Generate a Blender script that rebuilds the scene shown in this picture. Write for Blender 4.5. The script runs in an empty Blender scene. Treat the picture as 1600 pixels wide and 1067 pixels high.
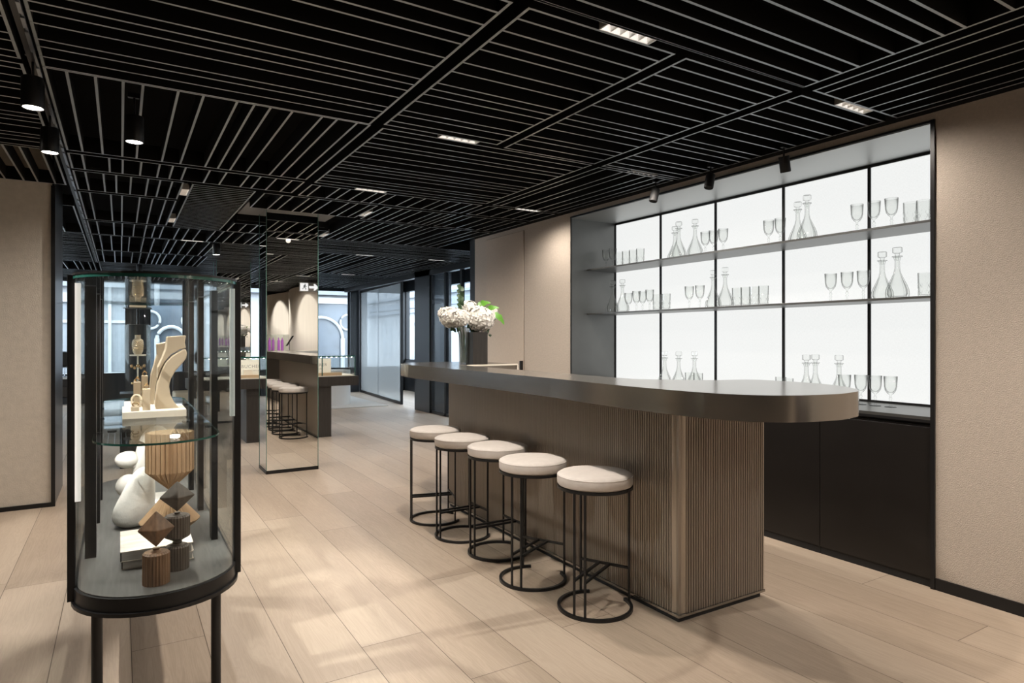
import bpy, math, random
from mathutils import Vector, Matrix
sc = bpy.context.scene
COL = sc.collection
# ------------------------------------------------------------------ camera
F = 1005.0; CX = 800.0; CY = 527.5; TH = math.atan(612 / F); CH = 1.4
S_, C_ = math.sin(TH), math.cos(TH)
cd = bpy.data.cameras.new('camera'); cam = bpy.data.objects.new('camera', cd); COL.objects.link(cam)
cd.sensor_width = 36.0; cd.lens = 36.0 * F / 1600.0; cd.shift_y = -6.0 / 1600.0; cd.clip_start = .05; cd.clip_end = 200
cam.location = (0, 0, CH); cam.rotation_euler = (math.pi / 2, 0, -TH)
sc.camera = cam
# ------------------------------------------------------------------ world, exposure
W = bpy.data.worlds.new('overcast_sky'); sc.world = W; W.use_nodes = True
bg = W.node_tree.nodes['Background']; bg.inputs[0].default_value = (.90, .95, 1.0, 1); bg.inputs[1].default_value = 9.5
sc.view_settings.view_transform = 'Standard'; sc.view_settings.look = 'None'
sc.view_settings.exposure = 0.0; sc.view_settings.gamma = 1.0; sc.view_settings.use_curve_mapping = False
try:
    sc.cycles.use_denoising = True; sc.cycles.max_bounces = 14; sc.cycles.transparent_max_bounces = 24
    sc.cycles.transmission_bounces = 12; sc.cycles.glossy_bounces = 6; sc.cycles.diffuse_bounces = 4
    sc.cycles.sample_clamp_indirect = 6.0; sc.cycles.caustics_reflective = False; sc.cycles.caustics_refractive = False
except Exception:
    pass
WARM = (1.0, .90, .79); NEUT = (1.0, .94, .87); COOL = (.72, .85, 1.0)

def light(name, kind, loc, power, color=WARM, aim=None, size=.05, angle=80, blend=.6, sx=None, sy=None, spread=None):
    d = bpy.data.lights.new(name, kind); o = bpy.data.objects.new(name, d); COL.objects.link(o)
    o.location = loc; d.energy = power; d.color = color
    if kind == 'SPOT':
        d.spot_size = math.radians(angle); d.spot_blend = blend; d.shadow_soft_size = size
    if kind == 'AREA':
        d.shape = 'RECTANGLE'; d.size = sx; d.size_y = sy
        if spread: d.spread = math.radians(spread)
    if aim is not None:
        o.rotation_euler = (Vector(aim) - Vector(loc)).to_track_quat('-Z', 'Y').to_euler()
    return o

# daylight through the windows (window-sized light portals of the sky)
for loc, aim, sx, sy in (((1.0, 16.5, 1.6), (1.0, 0, 1.6), 7.5, 2.1), ((6.6, 12.4, 1.7), (0, 12.4, 1.7), 7.0, 1.9), ((-4.9, 11.8, 1.6), (0, 11.8, 1.6), 7.0, 2.0)):
    p = light('window_daylight', 'AREA', loc, 1, (1, 1, 1), aim, sx=sx, sy=sy); p.data.cycles.is_portal = True

# room lamps, seen fixtures and unseen fill: (x, y, z, power, aim x, y, z, cone)
LIT = [(1.807, 2.036, 95), (3.441, 2.041, 36), (1.843, 3.676, 95), (3.434, 3.715, 75), (1.836, 5.338, 80), (3.446, 5.348, 40),
       (2.138, 6.38, 60), (2.138, 7.96, 45), (.474, 6.25, 75), (.474, 7.81, 50), (3.2, 9.585, 50), (2.9, 12.7, 30), (3.9, 12.7, 30), (.80, 9.33, 30), (2.98, 3.0, 55), (2.98, 4.5, 55),  # ends with unseen slot spots over the bar, added without fixtures
       (.45, .40, 5), (2.14, .40, 22), (3.2, .40, 60), (-1.2, 4.7, 70), (-1.2, -.6, 25), (1.3, -1.24, 60), (3.0, -1.24, 60)]  # unseen downlights added as fill light outside the view
light('unseen_spot_beam', 'SPOT', (2.3, -.5, 2.64), 130, WARM, (3.9, 1.2, .0), .04, 62, .9)  # unseen spot added to brighten the lower right wall and floor
light('unseen_spot_beam', 'SPOT', (-.98, 3.05, 2.64), 230, NEUT, (1.15, 2.95, 0), .010, 46, .4)  # unseen spot, inferred from the display case shadows on the floor
RIG = [(x, y, 2.64, P, x, y, 0, 165) for x, y, P in LIT]
for x, y, z, P, ax, ay, az, an in RIG:
    light('downlight_beam', 'SPOT', (x, y, z), P, WARM, (ax, ay, az), .03, an, .8)

# ------------------------------------------------------------------ materials
def new_mat(name):
    m = bpy.data.materials.new(name); m.use_nodes = True
    nt = m.node_tree; b = nt.nodes['Principled BSDF']
    return m, nt, b
def pm(name, col, rough=.5, metal=0., spec=.5, emit=None, es=0., noise=0., nscale=30., bump=0., bscale=200., coat=0., stretch=None, sheen=0., sampling=None):
    m, nt, b = new_mat(name)
    b.inputs['Base Color'].default_value = (*col, 1); b.inputs['Roughness'].default_value = rough
    b.inputs['Metallic'].default_value = metal; b.inputs['Specular IOR Level'].default_value = spec
    b.inputs['Coat Weight'].default_value = coat
    if sheen: b.inputs['Sheen Weight'].default_value = sheen
    if emit: b.inputs['Emission Color'].default_value = (*emit, 1); b.inputs['Emission Strength'].default_value = es
    if noise or bump:
        tc = nt.nodes.new('ShaderNodeTexCoord'); mp = nt.nodes.new('ShaderNodeMapping')
        nt.links.new(tc.outputs['Object'], mp.inputs[0])
        if stretch: mp.inputs['Scale'].default_value = stretch
    if noise:
        n = nt.nodes.new('ShaderNodeTexNoise'); n.inputs['Scale'].default_value = nscale; n.inputs['Detail'].default_value = 5
        nt.links.new(mp.outputs[0], n.inputs['Vector'])
        r = nt.nodes.new('ShaderNodeValToRGB')
        r.color_ramp.elements[0].position = .3; r.color_ramp.elements[1].position = .7
        r.color_ramp.elements[0].color = (*[c * (1 - noise) for c in col], 1)
        r.color_ramp.elements[1].color = (*[min(1, c * (1 + noise)) for c in col], 1)
        nt.links.new(n.outputs[0], r.inputs[0]); nt.links.new(r.outputs[0], b.inputs['Base Color'])
    if bump:
        n2 = nt.nodes.new('ShaderNodeTexNoise'); n2.inputs['Scale'].default_value = bscale; n2.inputs['Detail'].default_value = 3
        nt.links.new(mp.outputs[0], n2.inputs['Vector'])
        bu = nt.nodes.new('ShaderNodeBump'); bu.inputs['Strength'].default_value = bump; bu.inputs['Distance'].default_value = .01
        nt.links.new(n2.outputs[0], bu.inputs['Height']); nt.links.new(bu.outputs[0], b.inputs['Normal'])
    if sampling: m.cycles.emission_sampling = sampling
    return m
def glass_solid(name, col=(.97, .985, .98), ior=1.45, rough=0.):
    m = bpy.data.materials.new(name); m.use_nodes = True; nt = m.node_tree; nt.nodes.clear()
    o = nt.nodes.new('ShaderNodeOutputMaterial'); g = nt.nodes.new('ShaderNodeBsdfGlass')
    g.inputs['Color'].default_value = (*col, 1); g.inputs['IOR'].default_value = ior; g.inputs['Roughness'].default_value = rough
    nt.links.new(g.outputs[0], o.inputs[0]); return m
def schlick(nt, f0, k=1.):
    N = nt.nodes; L = nt.links
    lw = N.new('ShaderNodeLayerWeight'); lw.inputs[0].default_value = .5
    p = N.new('ShaderNodeMath'); p.operation = 'POWER'; p.inputs[1].default_value = 5.; L.new(lw.outputs['Facing'], p.inputs[0])
    m = N.new('ShaderNodeMath'); m.operation = 'MULTIPLY_ADD'; m.inputs[1].default_value = (1 - f0) * k; m.inputs[2].default_value = f0 * k
    L.new(p.outputs[0], m.inputs[0]); return m.outputs[0]
def glass_pane(name, tint=(.97, .985, .98), refl=1.0, ior=1.45, rough=.01):
    m = bpy.data.materials.new(name); m.use_nodes = True; nt = m.node_tree; nt.nodes.clear()
    o = nt.nodes.new('ShaderNodeOutputMaterial'); t = nt.nodes.new('ShaderNodeBsdfTransparent'); g = nt.nodes.new('ShaderNodeBsdfGlossy')
    mx = nt.nodes.new('ShaderNodeMixShader'); g.inputs['Roughness'].default_value = rough
    t.inputs[0].default_value = (*tint, 1)
    nt.links.new(schlick(nt, .04, refl), mx.inputs[0])
    nt.links.new(t.outputs[0], mx.inputs[1]); nt.links.new(g.outputs[0], mx.inputs[2]); nt.links.new(mx.outputs[0], o.inputs[0]); return m

M = {}
M['black'] = pm('black_metal', (.012, .012, .013), .38, .3)
M['blackmatt'] = pm('black_matt', (.008, .008, .009), .7)
M['void'] = pm('ceiling_black', (.006, .006, .006), .9, 0, .1)
M['slat_side'] = pm('slat_black', (.006, .0058, .0056), .6, 0, .15)
M['slat_edge'] = pm('slat_edge_aluminium', (.33, .36, .38), .38, .65)
M['bronze'] = pm('brushed_bronze', (.35, .328, .30), .20, .88, noise=.05, nscale=8, stretch=(40, .6, 60))
M['bronze_flute'] = pm('satin_bronze', (.35, .31, .27), .42, .75)
M['bronze_trim'] = pm('pale_bronze', (.48, .43, .37), .35, .8)
M['steel_dark'] = pm('niche_dark_steel', (.15, .152, .148), .36, .8, noise=.08, nscale=3)
M['steel_light'] = pm('niche_steel_lit', (.46, .47, .46), .42, .8)  # niche ceiling steel, lightened to carry the backlit panels' reflection
M['cab'] = pm('cabinet_dark_lacquer', (.011, .0095, .009), .32, .1, noise=.15, nscale=6)
M['beige_wall'] = pm('ribbed_beige_plaster', (.48, .42, .362), .9, 0, .2, noise=.05, nscale=60, bump=.5, bscale=170, stretch=(1, 1, 1))
M['beige_pier'] = pm('pitted_beige_plaster', (.64, .585, .515), .9, 0, .2, noise=.05, nscale=22, bump=.25, bscale=150)
M['beige_door'] = pm('beige_wall_leather', (.49, .42, .355), .8, 0, .2, noise=.03, nscale=40, bump=.15, bscale=260)
M['satin'] = pm('cream_satin', (.80, .745, .66), .35, 0, .5, noise=.04, nscale=4, stretch=(3, 3, .2))
M['darkblue'] = pm('dark_slate_panel', (.03, .034, .04), .28, .2)
M['frame'] = pm('window_frame_black', (.012, .013, .015), .35, .3)
M['mirror'] = pm('mirror', (.93, .94, .93), .0, 1.)
M['cushion'] = pm('cream_leather', (.62, .57, .53), .55, 0, .35, noise=.05, nscale=25, bump=.1, bscale=120)
M['grey_deck'] = pm('grey_stained_oak', (.085, .083, .08), .45, noise=.25, nscale=6, stretch=(12, 1, 1), bump=.1, bscale=90)
M['ledstrip'] = pm('led_strip', (.8, .8, .78), .4, emit=(1, .95, .88), es=.68, sampling='NONE')
M['ledstrip2'] = pm('strip_frosted', (.62, .68, .66), .4, emit=(.85, 1, .96), es=.18, sampling='NONE')
M['lamp'] = pm('lamp_glow', (1, 1, 1), .3, emit=(1, .93, .82), es=30., sampling='NONE')
M['cell'] = pm('reflector_cell', (.75, .74, .72), .15, .9, emit=(1, .95, .88), es=.75, sampling='NONE')
M['cellrim'] = pm('reflector_rim', (.75, .74, .72), .3, .6)
M['cream'] = pm('cream_display_leather', (.68, .56, .41), .6, noise=.03, nscale=20)
M['tray'] = pm('pale_tray', (.80, .74, .64), .6)
M['white_plaster'] = pm('white_stone', (.80, .79, .75), .75, noise=.04, nscale=9, bump=.3, bscale=40)
M['walnut'] = pm('walnut_wood', (.16, .085, .045), .5, noise=.35, nscale=5, stretch=(14, 14, 1.2))
M['darkwood'] = pm('smoked_wood', (.07, .055, .045), .5, noise=.3, nscale=5, stretch=(14, 14, 1.2))
M['paper'] = pm('pleated_kraft', (.37, .24, .135), .75, noise=.1, nscale=12)
M['book_cover'] = pm('marbled_cover', (.66, .60, .54), .45, noise=.25, nscale=4, stretch=(1, 6, 1))
M['pages'] = pm('book_pages', (.60, .59, .57), .8, noise=.12, nscale=3, stretch=(1, 1, 220))
M['spine'] = pm('dark_book_spine', (.02, .02, .02), .5)
M['petal'] = pm('ivory_petal', (.87, .84, .79), .7, sheen=.1, noise=.04, nscale=30)
M['leaf'] = pm('bright_leaf', (.075, .22, .018), .4, noise=.25, nscale=12)
M['leafd'] = pm('dark_leaf', (.035, .075, .03), .5, noise=.3, nscale=18)
M['stem'] = pm('flower_stem', (.06, .12, .04), .5)
def vase_mat():
    m = bpy.data.materials.new('ribbed_vase_glass'); m.use_nodes = True; nt = m.node_tree; nt.nodes.clear(); N = nt.nodes; L = nt.links
    o = N.new('ShaderNodeOutputMaterial'); t = N.new('ShaderNodeBsdfTransparent'); g = N.new('ShaderNodeBsdfGlossy'); g.inputs['Roughness'].default_value = .05; d = N.new('ShaderNodeBsdfTranslucent')
    a = N.new('ShaderNodeMixShader'); a.inputs[0].default_value = .32; b = N.new('ShaderNodeMixShader'); L.new(schlick(nt, .10, 1.), b.inputs[0])
    L.new(t.outputs[0], a.inputs[1]); L.new(d.outputs[0], a.inputs[2]); L.new(a.outputs[0], b.inputs[1]); L.new(g.outputs[0], b.inputs[2]); L.new(b.outputs[0], o.inputs[0]); return m
M['vase'] = vase_mat()
M['water'] = glass_pane('water', (.88, .95, .92), .5)
M['white_base'] = pm('white_lacquer', (.78, .76, .73), .5)
M['rug'] = pm('pale_rug', (.62, .60, .57), .95, noise=.06, nscale=60, bump=.3, bscale=300)
M['table_dark'] = pm('dark_oak_table', (.03, .026, .023), .4, noise=.2, nscale=5, stretch=(10, 1, 1))
M['gold'] = pm('gold', (.83, .55, .30), .25, 1.)
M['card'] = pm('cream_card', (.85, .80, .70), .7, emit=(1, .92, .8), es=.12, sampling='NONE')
M['ink'] = pm('grey_ink', (.35, .32, .28), .7)
M['felt'] = pm('tan_wood_block', (.60, .42, .26), .6)
M['pink'] = pm('violet_bottle', (.42, .10, .50), .2, coat=.5)
M['screen'] = pm('tablet_black', (.01, .01, .01), .1)
M['signwhite'] = pm('sign_white', (.8, .8, .8), .5, emit=(1, 1, 1), es=.9, sampling='NONE')
M['signgrey'] = pm('sign_grey', (.5, .51, .51), .5)
M['stone'] = pm('facade_stone', (.38, .39, .40), .9, noise=.06, nscale=3)
M['stone2'] = pm('facade_stone_grey', (.22, .24, .265), .9, noise=.08, nscale=4)
M['facade_glass'] = pm('facade_glazing', (.085, .105, .13), .25, 0, .8, noise=.3, nscale=1.2)
M['facade_blind'] = pm('facade_blinds', (.22, .24, .26), .5, noise=.1, nscale=5)
M['asphalt'] = pm('street_asphalt', (.25, .26, .27), .9)
M['patch'] = pm('grey_ceiling_board', (.24, .25, .26), .8)
M['gap'] = pm('shadow_gap', (.004, .004, .004), .9)
M['chrome'] = pm('brushed_track', (.35, .38, .42), .3, .9)
def crystal_mat():
    m = bpy.data.materials.new('crystal'); m.use_nodes = True; nt = m.node_tree; nt.nodes.clear(); N = nt.nodes; L = nt.links
    o = N.new('ShaderNodeOutputMaterial'); t = N.new('ShaderNodeBsdfTransparent'); g = N.new('ShaderNodeBsdfGlossy'); g.inputs['Roughness'].default_value = .02
    lw = N.new('ShaderNodeLayerWeight'); lw.inputs[0].default_value = .5; r = N.new('ShaderNodeValToRGB'); e = r.color_ramp.elements
    e[0].position = .30; e[0].color = (.985, .99, .985, 1); e[1].position = 1.; e[1].color = (.08, .09, .09, 1)
    k = e.new(.55); k.color = (.86, .865, .86, 1); k = e.new(.82); k.color = (.42, .425, .42, 1)
    L.new(lw.outputs['Facing'], r.inputs[0]); L.new(r.outputs[0], t.inputs[0])
    mx = N.new('ShaderNodeMixShader')
    L.new(schlick(nt, .035, .8), mx.inputs[0]); L.new(t.outputs[0], mx.inputs[1]); L.new(g.outputs[0], mx.inputs[2]); L.new(mx.outputs[0], o.inputs[0]); return m
M['glass'] = crystal_mat()
M['pane'] = glass_pane('clear_pane', (.975, .99, .985), .65)
M['windowpane'] = glass_pane('window_glass', (.93, .97, 1.0), .6)
M['edge'] = pm('green_glass_edge', (.02, .10, .08), .12, 0, .6)
M['mirror_edge'] = pm('mirror_bevel_edge', (.10, .20, .17), .2)

def light_panel_mat():
    m, nt, b = new_mat('backlit_fabric')
    tc = nt.nodes.new('ShaderNodeTexCoord'); mp = nt.nodes.new('ShaderNodeMapping'); mp.inputs['Scale'].default_value = (1, 6, 1)
    n = nt.nodes.new('ShaderNodeTexNoise'); n.inputs['Scale'].default_value = 60; n.inputs['Detail'].default_value = 3
    n2 = nt.nodes.new('ShaderNodeTexNoise'); n2.inputs['Scale'].default_value = 60; n2.inputs['Detail'].default_value = 3
    mp2 = nt.nodes.new('ShaderNodeMapping'); mp2.inputs['Scale'].default_value = (1, 1, 6)
    nt.links.new(tc.outputs['Object'], mp.inputs[0]); nt.links.new(mp.outputs[0], n.inputs['Vector'])
    nt.links.new(tc.outputs['Object'], mp2.inputs[0]); nt.links.new(mp2.outputs[0], n2.inputs['Vector'])
    ad = nt.nodes.new('ShaderNodeMath'); ad.operation = 'ADD'; nt.links.new(n.outputs[0], ad.inputs[0]); nt.links.new(n2.outputs[0], ad.inputs[1])
    mr = nt.nodes.new('ShaderNodeMapRange'); mr.inputs['From Min'].default_value = .6; mr.inputs['From Max'].default_value = 1.4
    mr.inputs['To Min'].default_value = .83; mr.inputs['To Max'].default_value = .95
    nt.links.new(ad.outputs[0], mr.inputs[0]); nt.links.new(mr.outputs[0], b.inputs['Emission Strength'])
    b.inputs['Emission Color'].default_value = (.985, 1.0, .985, 1); b.inputs['Base Color'].default_value = (.06, .06, .06, 1)
    b.inputs['Roughness'].default_value = .6
    return m
M['lightpanel'] = light_panel_mat()

def reeded_mat():
    m = bpy.data.materials.new('reeded_glass'); m.use_nodes = True; nt = m.node_tree; nt.nodes.clear()
    o = nt.nodes.new('ShaderNodeOutputMaterial'); t = nt.nodes.new('ShaderNodeBsdfTransparent'); tr = nt.nodes.new('ShaderNodeBsdfTranslucent')
    gl = nt.nodes.new('ShaderNodeBsdfGlossy'); gl.inputs['Roughness'].default_value = .15
    tr.inputs[0].default_value = (.42, .44, .445, 1); t.inputs[0].default_value = (.62, .655, .67, 1)
    m1 = nt.nodes.new('ShaderNodeMixShader'); m1.inputs[0].default_value = .62
    nt.links.new(t.outputs[0], m1.inputs[1]); nt.links.new(tr.outputs[0], m1.inputs[2])
    m2 = nt.nodes.new('ShaderNodeMixShader'); m2.inputs[0].default_value = .1
    nt.links.new(m1.outputs[0], m2.inputs[1]); nt.links.new(gl.outputs[0], m2.inputs[2]); nt.links.new(m2.outputs[0], o.inputs[0])
    return m
M['reeded'] = reeded_mat()

def floor_mat():
    m, nt, b = new_mat('wide_oak_planks'); N = nt.nodes; L = nt.links
    def math_(op, a, b_=None, c=None):
        n = N.new('ShaderNodeMath'); n.operation = op
        for i, v in enumerate((a, b_, c)):
            if v is None: continue
            if isinstance(v, (int, float)): n.inputs[i].default_value = v
            else: L.new(v, n.inputs[i])
        return n.outputs[0]
    tc = N.new('ShaderNodeTexCoord'); sx = N.new('ShaderNodeSeparateXYZ'); L.new(tc.outputs['Object'], sx.inputs[0])
    X = math_('DIVIDE', math_('SUBTRACT', sx.outputs[0], .042), .2965)
    row = math_('FLOOR', X); fx = math_('FRACT', X)
    w1 = N.new('ShaderNodeTexWhiteNoise'); w1.noise_dimensions = '1D'; L.new(row, w1.inputs['W'])
    Y = math_('ADD', math_('DIVIDE', sx.outputs[1], 2.35), w1.outputs['Value'])
    cl = math_('FLOOR', Y); fy = math_('FRACT', Y)
    cb = N.new('ShaderNodeCombineXYZ'); L.new(row, cb.inputs[0]); L.new(cl, cb.inputs[1])
    w2 = N.new('ShaderNodeTexWhiteNoise'); w2.noise_dimensions = '3D'; L.new(cb.outputs[0], w2.inputs['Vector'])
    # grain: stretched noise offset for each plank
    mp = N.new('ShaderNodeMapping'); mp.inputs['Scale'].default_value = (9, .7, 1)
    ofs = N.new('ShaderNodeVectorMath'); ofs.operation = 'MULTIPLY_ADD'; ofs.inputs[1].default_value = (17, 31, 7)
    L.new(w2.outputs['Color'], ofs.inputs[0]); L.new(tc.outputs['Object'], ofs.inputs[2]); L.new(ofs.outputs[0], mp.inputs[0])
    n1 = N.new('ShaderNodeTexNoise'); n1.inputs['Scale'].default_value = 2.2; n1.inputs['Detail'].default_value = 4; n1.inputs['Distortion'].default_value = .6
    L.new(mp.outputs[0], n1.inputs['Vector'])
    rings = math_('SINE', math_('MULTIPLY', n1.outputs[0], 60.))
    mp2 = N.new('ShaderNodeMapping'); mp2.inputs['Scale'].default_value = (120, 3.2, 1); L.new(ofs.outputs[0], mp2.inputs[0])
    n2 = N.new('ShaderNodeTexNoise'); n2.inputs['Scale'].default_value = 1.6; n2.inputs['Detail'].default_value = 3; L.new(mp2.outputs[0], n2.inputs['Vector'])
    grain = math_('ADD', math_('MULTIPLY', rings, .075), math_('MULTIPLY', math_('SUBTRACT', n2.outputs[0], .5), .30))
    big = math_('MULTIPLY', math_('SUBTRACT', n1.outputs[0], .5), .38)
    tone = math_('ADD', math_('ADD', .5, math_('MULTIPLY', math_('SUBTRACT', w2.outputs['Value'], .5), .5)), math_('ADD', grain, big))
    rp = N.new('ShaderNodeValToRGB'); e = rp.color_ramp.elements
    e[0].position = 0; e[0].color = (.335, .260, .196, 1); e[1].position = 1; e[1].color = (.56, .468, .375, 1)
    e2 = rp.color_ramp.elements.new(.5); e2.color = (.455, .366, .286, 1)
    L.new(tone, rp.inputs[0])
    gx = math_('LESS_THAN', math_('MINIMUM', fx, math_('SUBTRACT', 1., fx)), .0055)
    gy = math_('LESS_THAN', math_('MINIMUM', fy, math_('SUBTRACT', 1., fy)), .0007)
    g = math_('MAXIMUM', gx, gy)
    mx = N.new('ShaderNodeMix'); mx.data_type = 'RGBA'; L.new(g, mx.inputs[0]); L.new(rp.outputs[0], mx.inputs[6]); mx.inputs[7].default_value = (.12, .09, .065, 1)
    L.new(mx.outputs[2], b.inputs['Base Color'])
    b.inputs['Roughness'].default_value = .42; b.inputs['Specular IOR Level'].default_value = .45
    bu = N.new('ShaderNodeBump'); bu.inputs['Strength'].default_value = .12; bu.inputs['Distance'].default_value = .002
    L.new(n2.outputs[0], bu.inputs['Height']); L.new(bu.outputs[0], b.inputs['Normal'])
    return m
M['floor'] = floor_mat()

# ------------------------------------------------------------------ mesh helpers
class MB:
    def __init__(s): s.v = []; s.f = []; s.m = []
    def add(s, vs, fs, mi=0):
        o = len(s.v); s.v += [tuple(v) for v in vs]; s.f += [tuple(o + i for i in f) for f in fs]; s.m += [mi] * len(fs)
    def box(s, x0, x1, y0, y1, z0, z1, mi=0, bot=None):
        vs = [(x0, y0, z0), (x1, y0, z0), (x1, y1, z0), (x0, y1, z0), (x0, y0, z1), (x1, y0, z1), (x1, y1, z1), (x0, y1, z1)]
        s.add(vs, [(4, 5, 6, 7), (0, 1, 5, 4), (1, 2, 6, 5), (2, 3, 7, 6), (3, 0, 4, 7)], mi)
        s.add(vs, [(0, 3, 2, 1)], mi if bot is None else bot)
        return s
    def prism(s, poly, z0, z1, mi=0, side=None):
        n = len(poly); a = sum(poly[i][0] * poly[(i + 1) % n][1] - poly[(i + 1) % n][0] * poly[i][1] for i in range(n))
        if a < 0: poly = poly[::-1]
        vs = [(x, y, z0) for x, y in poly] + [(x, y, z1) for x, y in poly]
        s.add(vs, [tuple(range(n))[::-1], tuple(range(n, 2 * n))], mi)
        s.add(vs, [(i, (i + 1) % n, n + (i + 1) % n, n + i) for i in range(n)], mi if side is None else side)
        return s
    def xz(s, poly, y0, y1, mi=0):     # outline in x-z, thickness along y
        n = len(poly); a = sum(poly[i][0] * poly[(i + 1) % n][1] - poly[(i + 1) % n][0] * poly[i][1] for i in range(n))
        if a < 0: poly = poly[::-1]
        vs = [(x, y0, z) for x, z in poly] + [(x, y1, z) for x, z in poly]
        s.add(vs, [tuple(range(n)), tuple(range(n, 2 * n))[::-1]] + [((i + 1) % n, i, n + i, n + (i + 1) % n) for i in range(n)], mi)
        return s
    def lathe(s, prof, n=24, cx=0, cy=0, mod=None, cap=True, mi=0):
        o = []
        for k, (r, z) in enumerate(prof):
            for i in range(n):
                a = 2 * math.pi * i / n; rr = r * (mod(a, k, i) if mod else 1)
                o.append((cx + rr * math.cos(a), cy + rr * math.sin(a), z))
        fs = [(k * n + i, k * n + (i + 1) % n, (k + 1) * n + (i + 1) % n, (k + 1) * n + i) for k in range(len(prof) - 1) for i in range(n)]
        if cap: fs += [tuple(range(n))[::-1], tuple(range((len(prof) - 1) * n, len(prof) * n))]
        s.add(o, fs, mi); return s
    def tube(s, path, r, n=8, closed=False, mi=0, sq=False):
        P = [Vector(p) for p in path]; rings = []; N = len(P)
        if sq: n = 4
        for i, p in enumerate(P):
            if closed: d = P[(i + 1) % N] - P[i - 1]
            else: d = P[min(i + 1, N - 1)] - P[max(i - 1, 0)]
            d.normalize(); up = Vector((0, 0, 1)) if abs(d.z) < .95 else Vector((1, 0, 0))
            u = d.cross(up).normalized(); w = u.cross(d).normalized()
            rr = r[i] if isinstance(r, (list, tuple)) else r
            rings.append([p + (u * math.cos(2 * math.pi * (k + (.5 if sq else 0)) / n) + w * math.sin(2 * math.pi * (k + (.5 if sq else 0)) / n)) * rr * (1.414 if sq else 1) for k in range(n)])
        vs = [v for rg in rings for v in rg]; M_ = N if closed else N - 1
        fs = [(i * n + k, i * n + (k + 1) % n, ((i + 1) % N) * n + (k + 1) % n, ((i + 1) % N) * n + k) for i in range(M_) for k in range(n)]
        if not closed: fs += [tuple(range(n))[::-1], tuple(range((N - 1) * n, N * n))]
        s.add(vs, fs, mi); return s
    def blob(s, c, r, n=16, rings=10, mi=0, wob=None):
        vs = []; cx, cy, cz = c; rx, ry, rz = r
        for j in range(rings + 1):
            t = math.pi * j / rings
            for i in range(n):
                a = 2 * math.pi * i / n; k = wob(a, t) if wob else 1
                vs.append((cx + rx * k * math.sin(t) * math.cos(a), cy + ry * k * math.sin(t) * math.sin(a), cz - rz * k * math.cos(t)))
        fs = [(j * n + i, j * n + (i + 1) % n, (j + 1) * n + (i + 1) % n, (j + 1) * n + i) for j in range(rings) for i in range(n)]
        s.add(vs, fs, mi); return s
    def build(s, name, mats, parent=None, smooth=False, bevel=0, local=False, recalc=False, sub=0):
        me = bpy.data.meshes.new(name)
        vs = s.v
        if parent is not None and not local:
            w = world_loc(parent); vs = [(x - w[0], y - w[1], z - w[2]) for x, y, z in vs]
        me.from_pydata(vs, [], s.f)
        if not isinstance(mats, (list, tuple)): mats = [mats]
        for m in mats: me.materials.append(M[m] if isinstance(m, str) else m)
        me.polygons.foreach_set('material_index', s.m)
        me.validate(); me.update()
        if recalc:
            import bmesh
            bm = bmesh.new(); bm.from_mesh(me); bmesh.ops.remove_doubles(bm, verts=bm.verts, dist=1e-5); bmesh.ops.recalc_face_normals(bm, faces=bm.faces); bm.to_mesh(me); bm.free()
        if smooth:
            me.polygons.foreach_set('use_smooth', [True] * len(me.polygons))
            if smooth != 'all': me.set_sharp_from_angle(angle=math.radians(35 if smooth is True else smooth))
        o = bpy.data.objects.new(name, me); COL.objects.link(o)
        if parent is not None: o.parent = parent
        if bevel:
            b = o.modifiers.new('bevel', 'BEVEL'); b.width = bevel; b.segments = 2; b.limit_method = 'ANGLE'; b.angle_limit = math.radians(50)
        if sub:
            b = o.modifiers.new('sub', 'SUBSURF'); b.levels = sub; b.render_levels = sub
        return o
def world_loc(o):
    x, y, z = o.location
    while o.parent: o = o.parent; x += o.location[0]; y += o.location[1]; z += o.location[2]
    return (x, y, z)
def thing(name, loc, label, cat, group=None, rz=0):
    o = bpy.data.objects.new(name, None); COL.objects.link(o); o.location = loc; o.rotation_euler = (0, 0, rz)
    o.empty_display_size = .1
    return tag(o, label, cat, group)
def tag(o, label, cat, group=None):
    o['label'] = label; o['category'] = cat
    if group: o['group'] = group
    return o
def struct(o): o['kind'] = 'structure'; return o
def copy_tree(src, loc=None, rz=None, label=None, parent=None):
    c = src.copy(); COL.objects.link(c)
    if parent is not None: c.parent = parent
    if loc is not None: c.location = loc
    if rz is not None: c.rotation_euler = (0, 0, rz)
    if label: c['label'] = label
    for ch in list(src.children): copy_tree(ch, parent=c)
    return c
def bx(name, mat, x0, x1, y0, y1, z0, z1, parent=None, bevel=0):
    return MB().box(x0, x1, y0, y1, z0, z1).build(name, mat, parent, bevel=bevel)
def ray(px, py):
    l = (px - CX) / F; return (S_ + l * C_, C_ - l * S_, (CY - py) / F)
def onY(px, py, Y):      # where a sight line of the photograph crosses the plane y = Y: gives x, z
    r = ray(px, py); t = Y / r[1]; return (r[0] * t, CH + r[2] * t)
def onX(px, X):
    r = ray(px, CY); return X / r[0] * r[1]
CE = 2.66; TOP = 3.06
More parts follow.
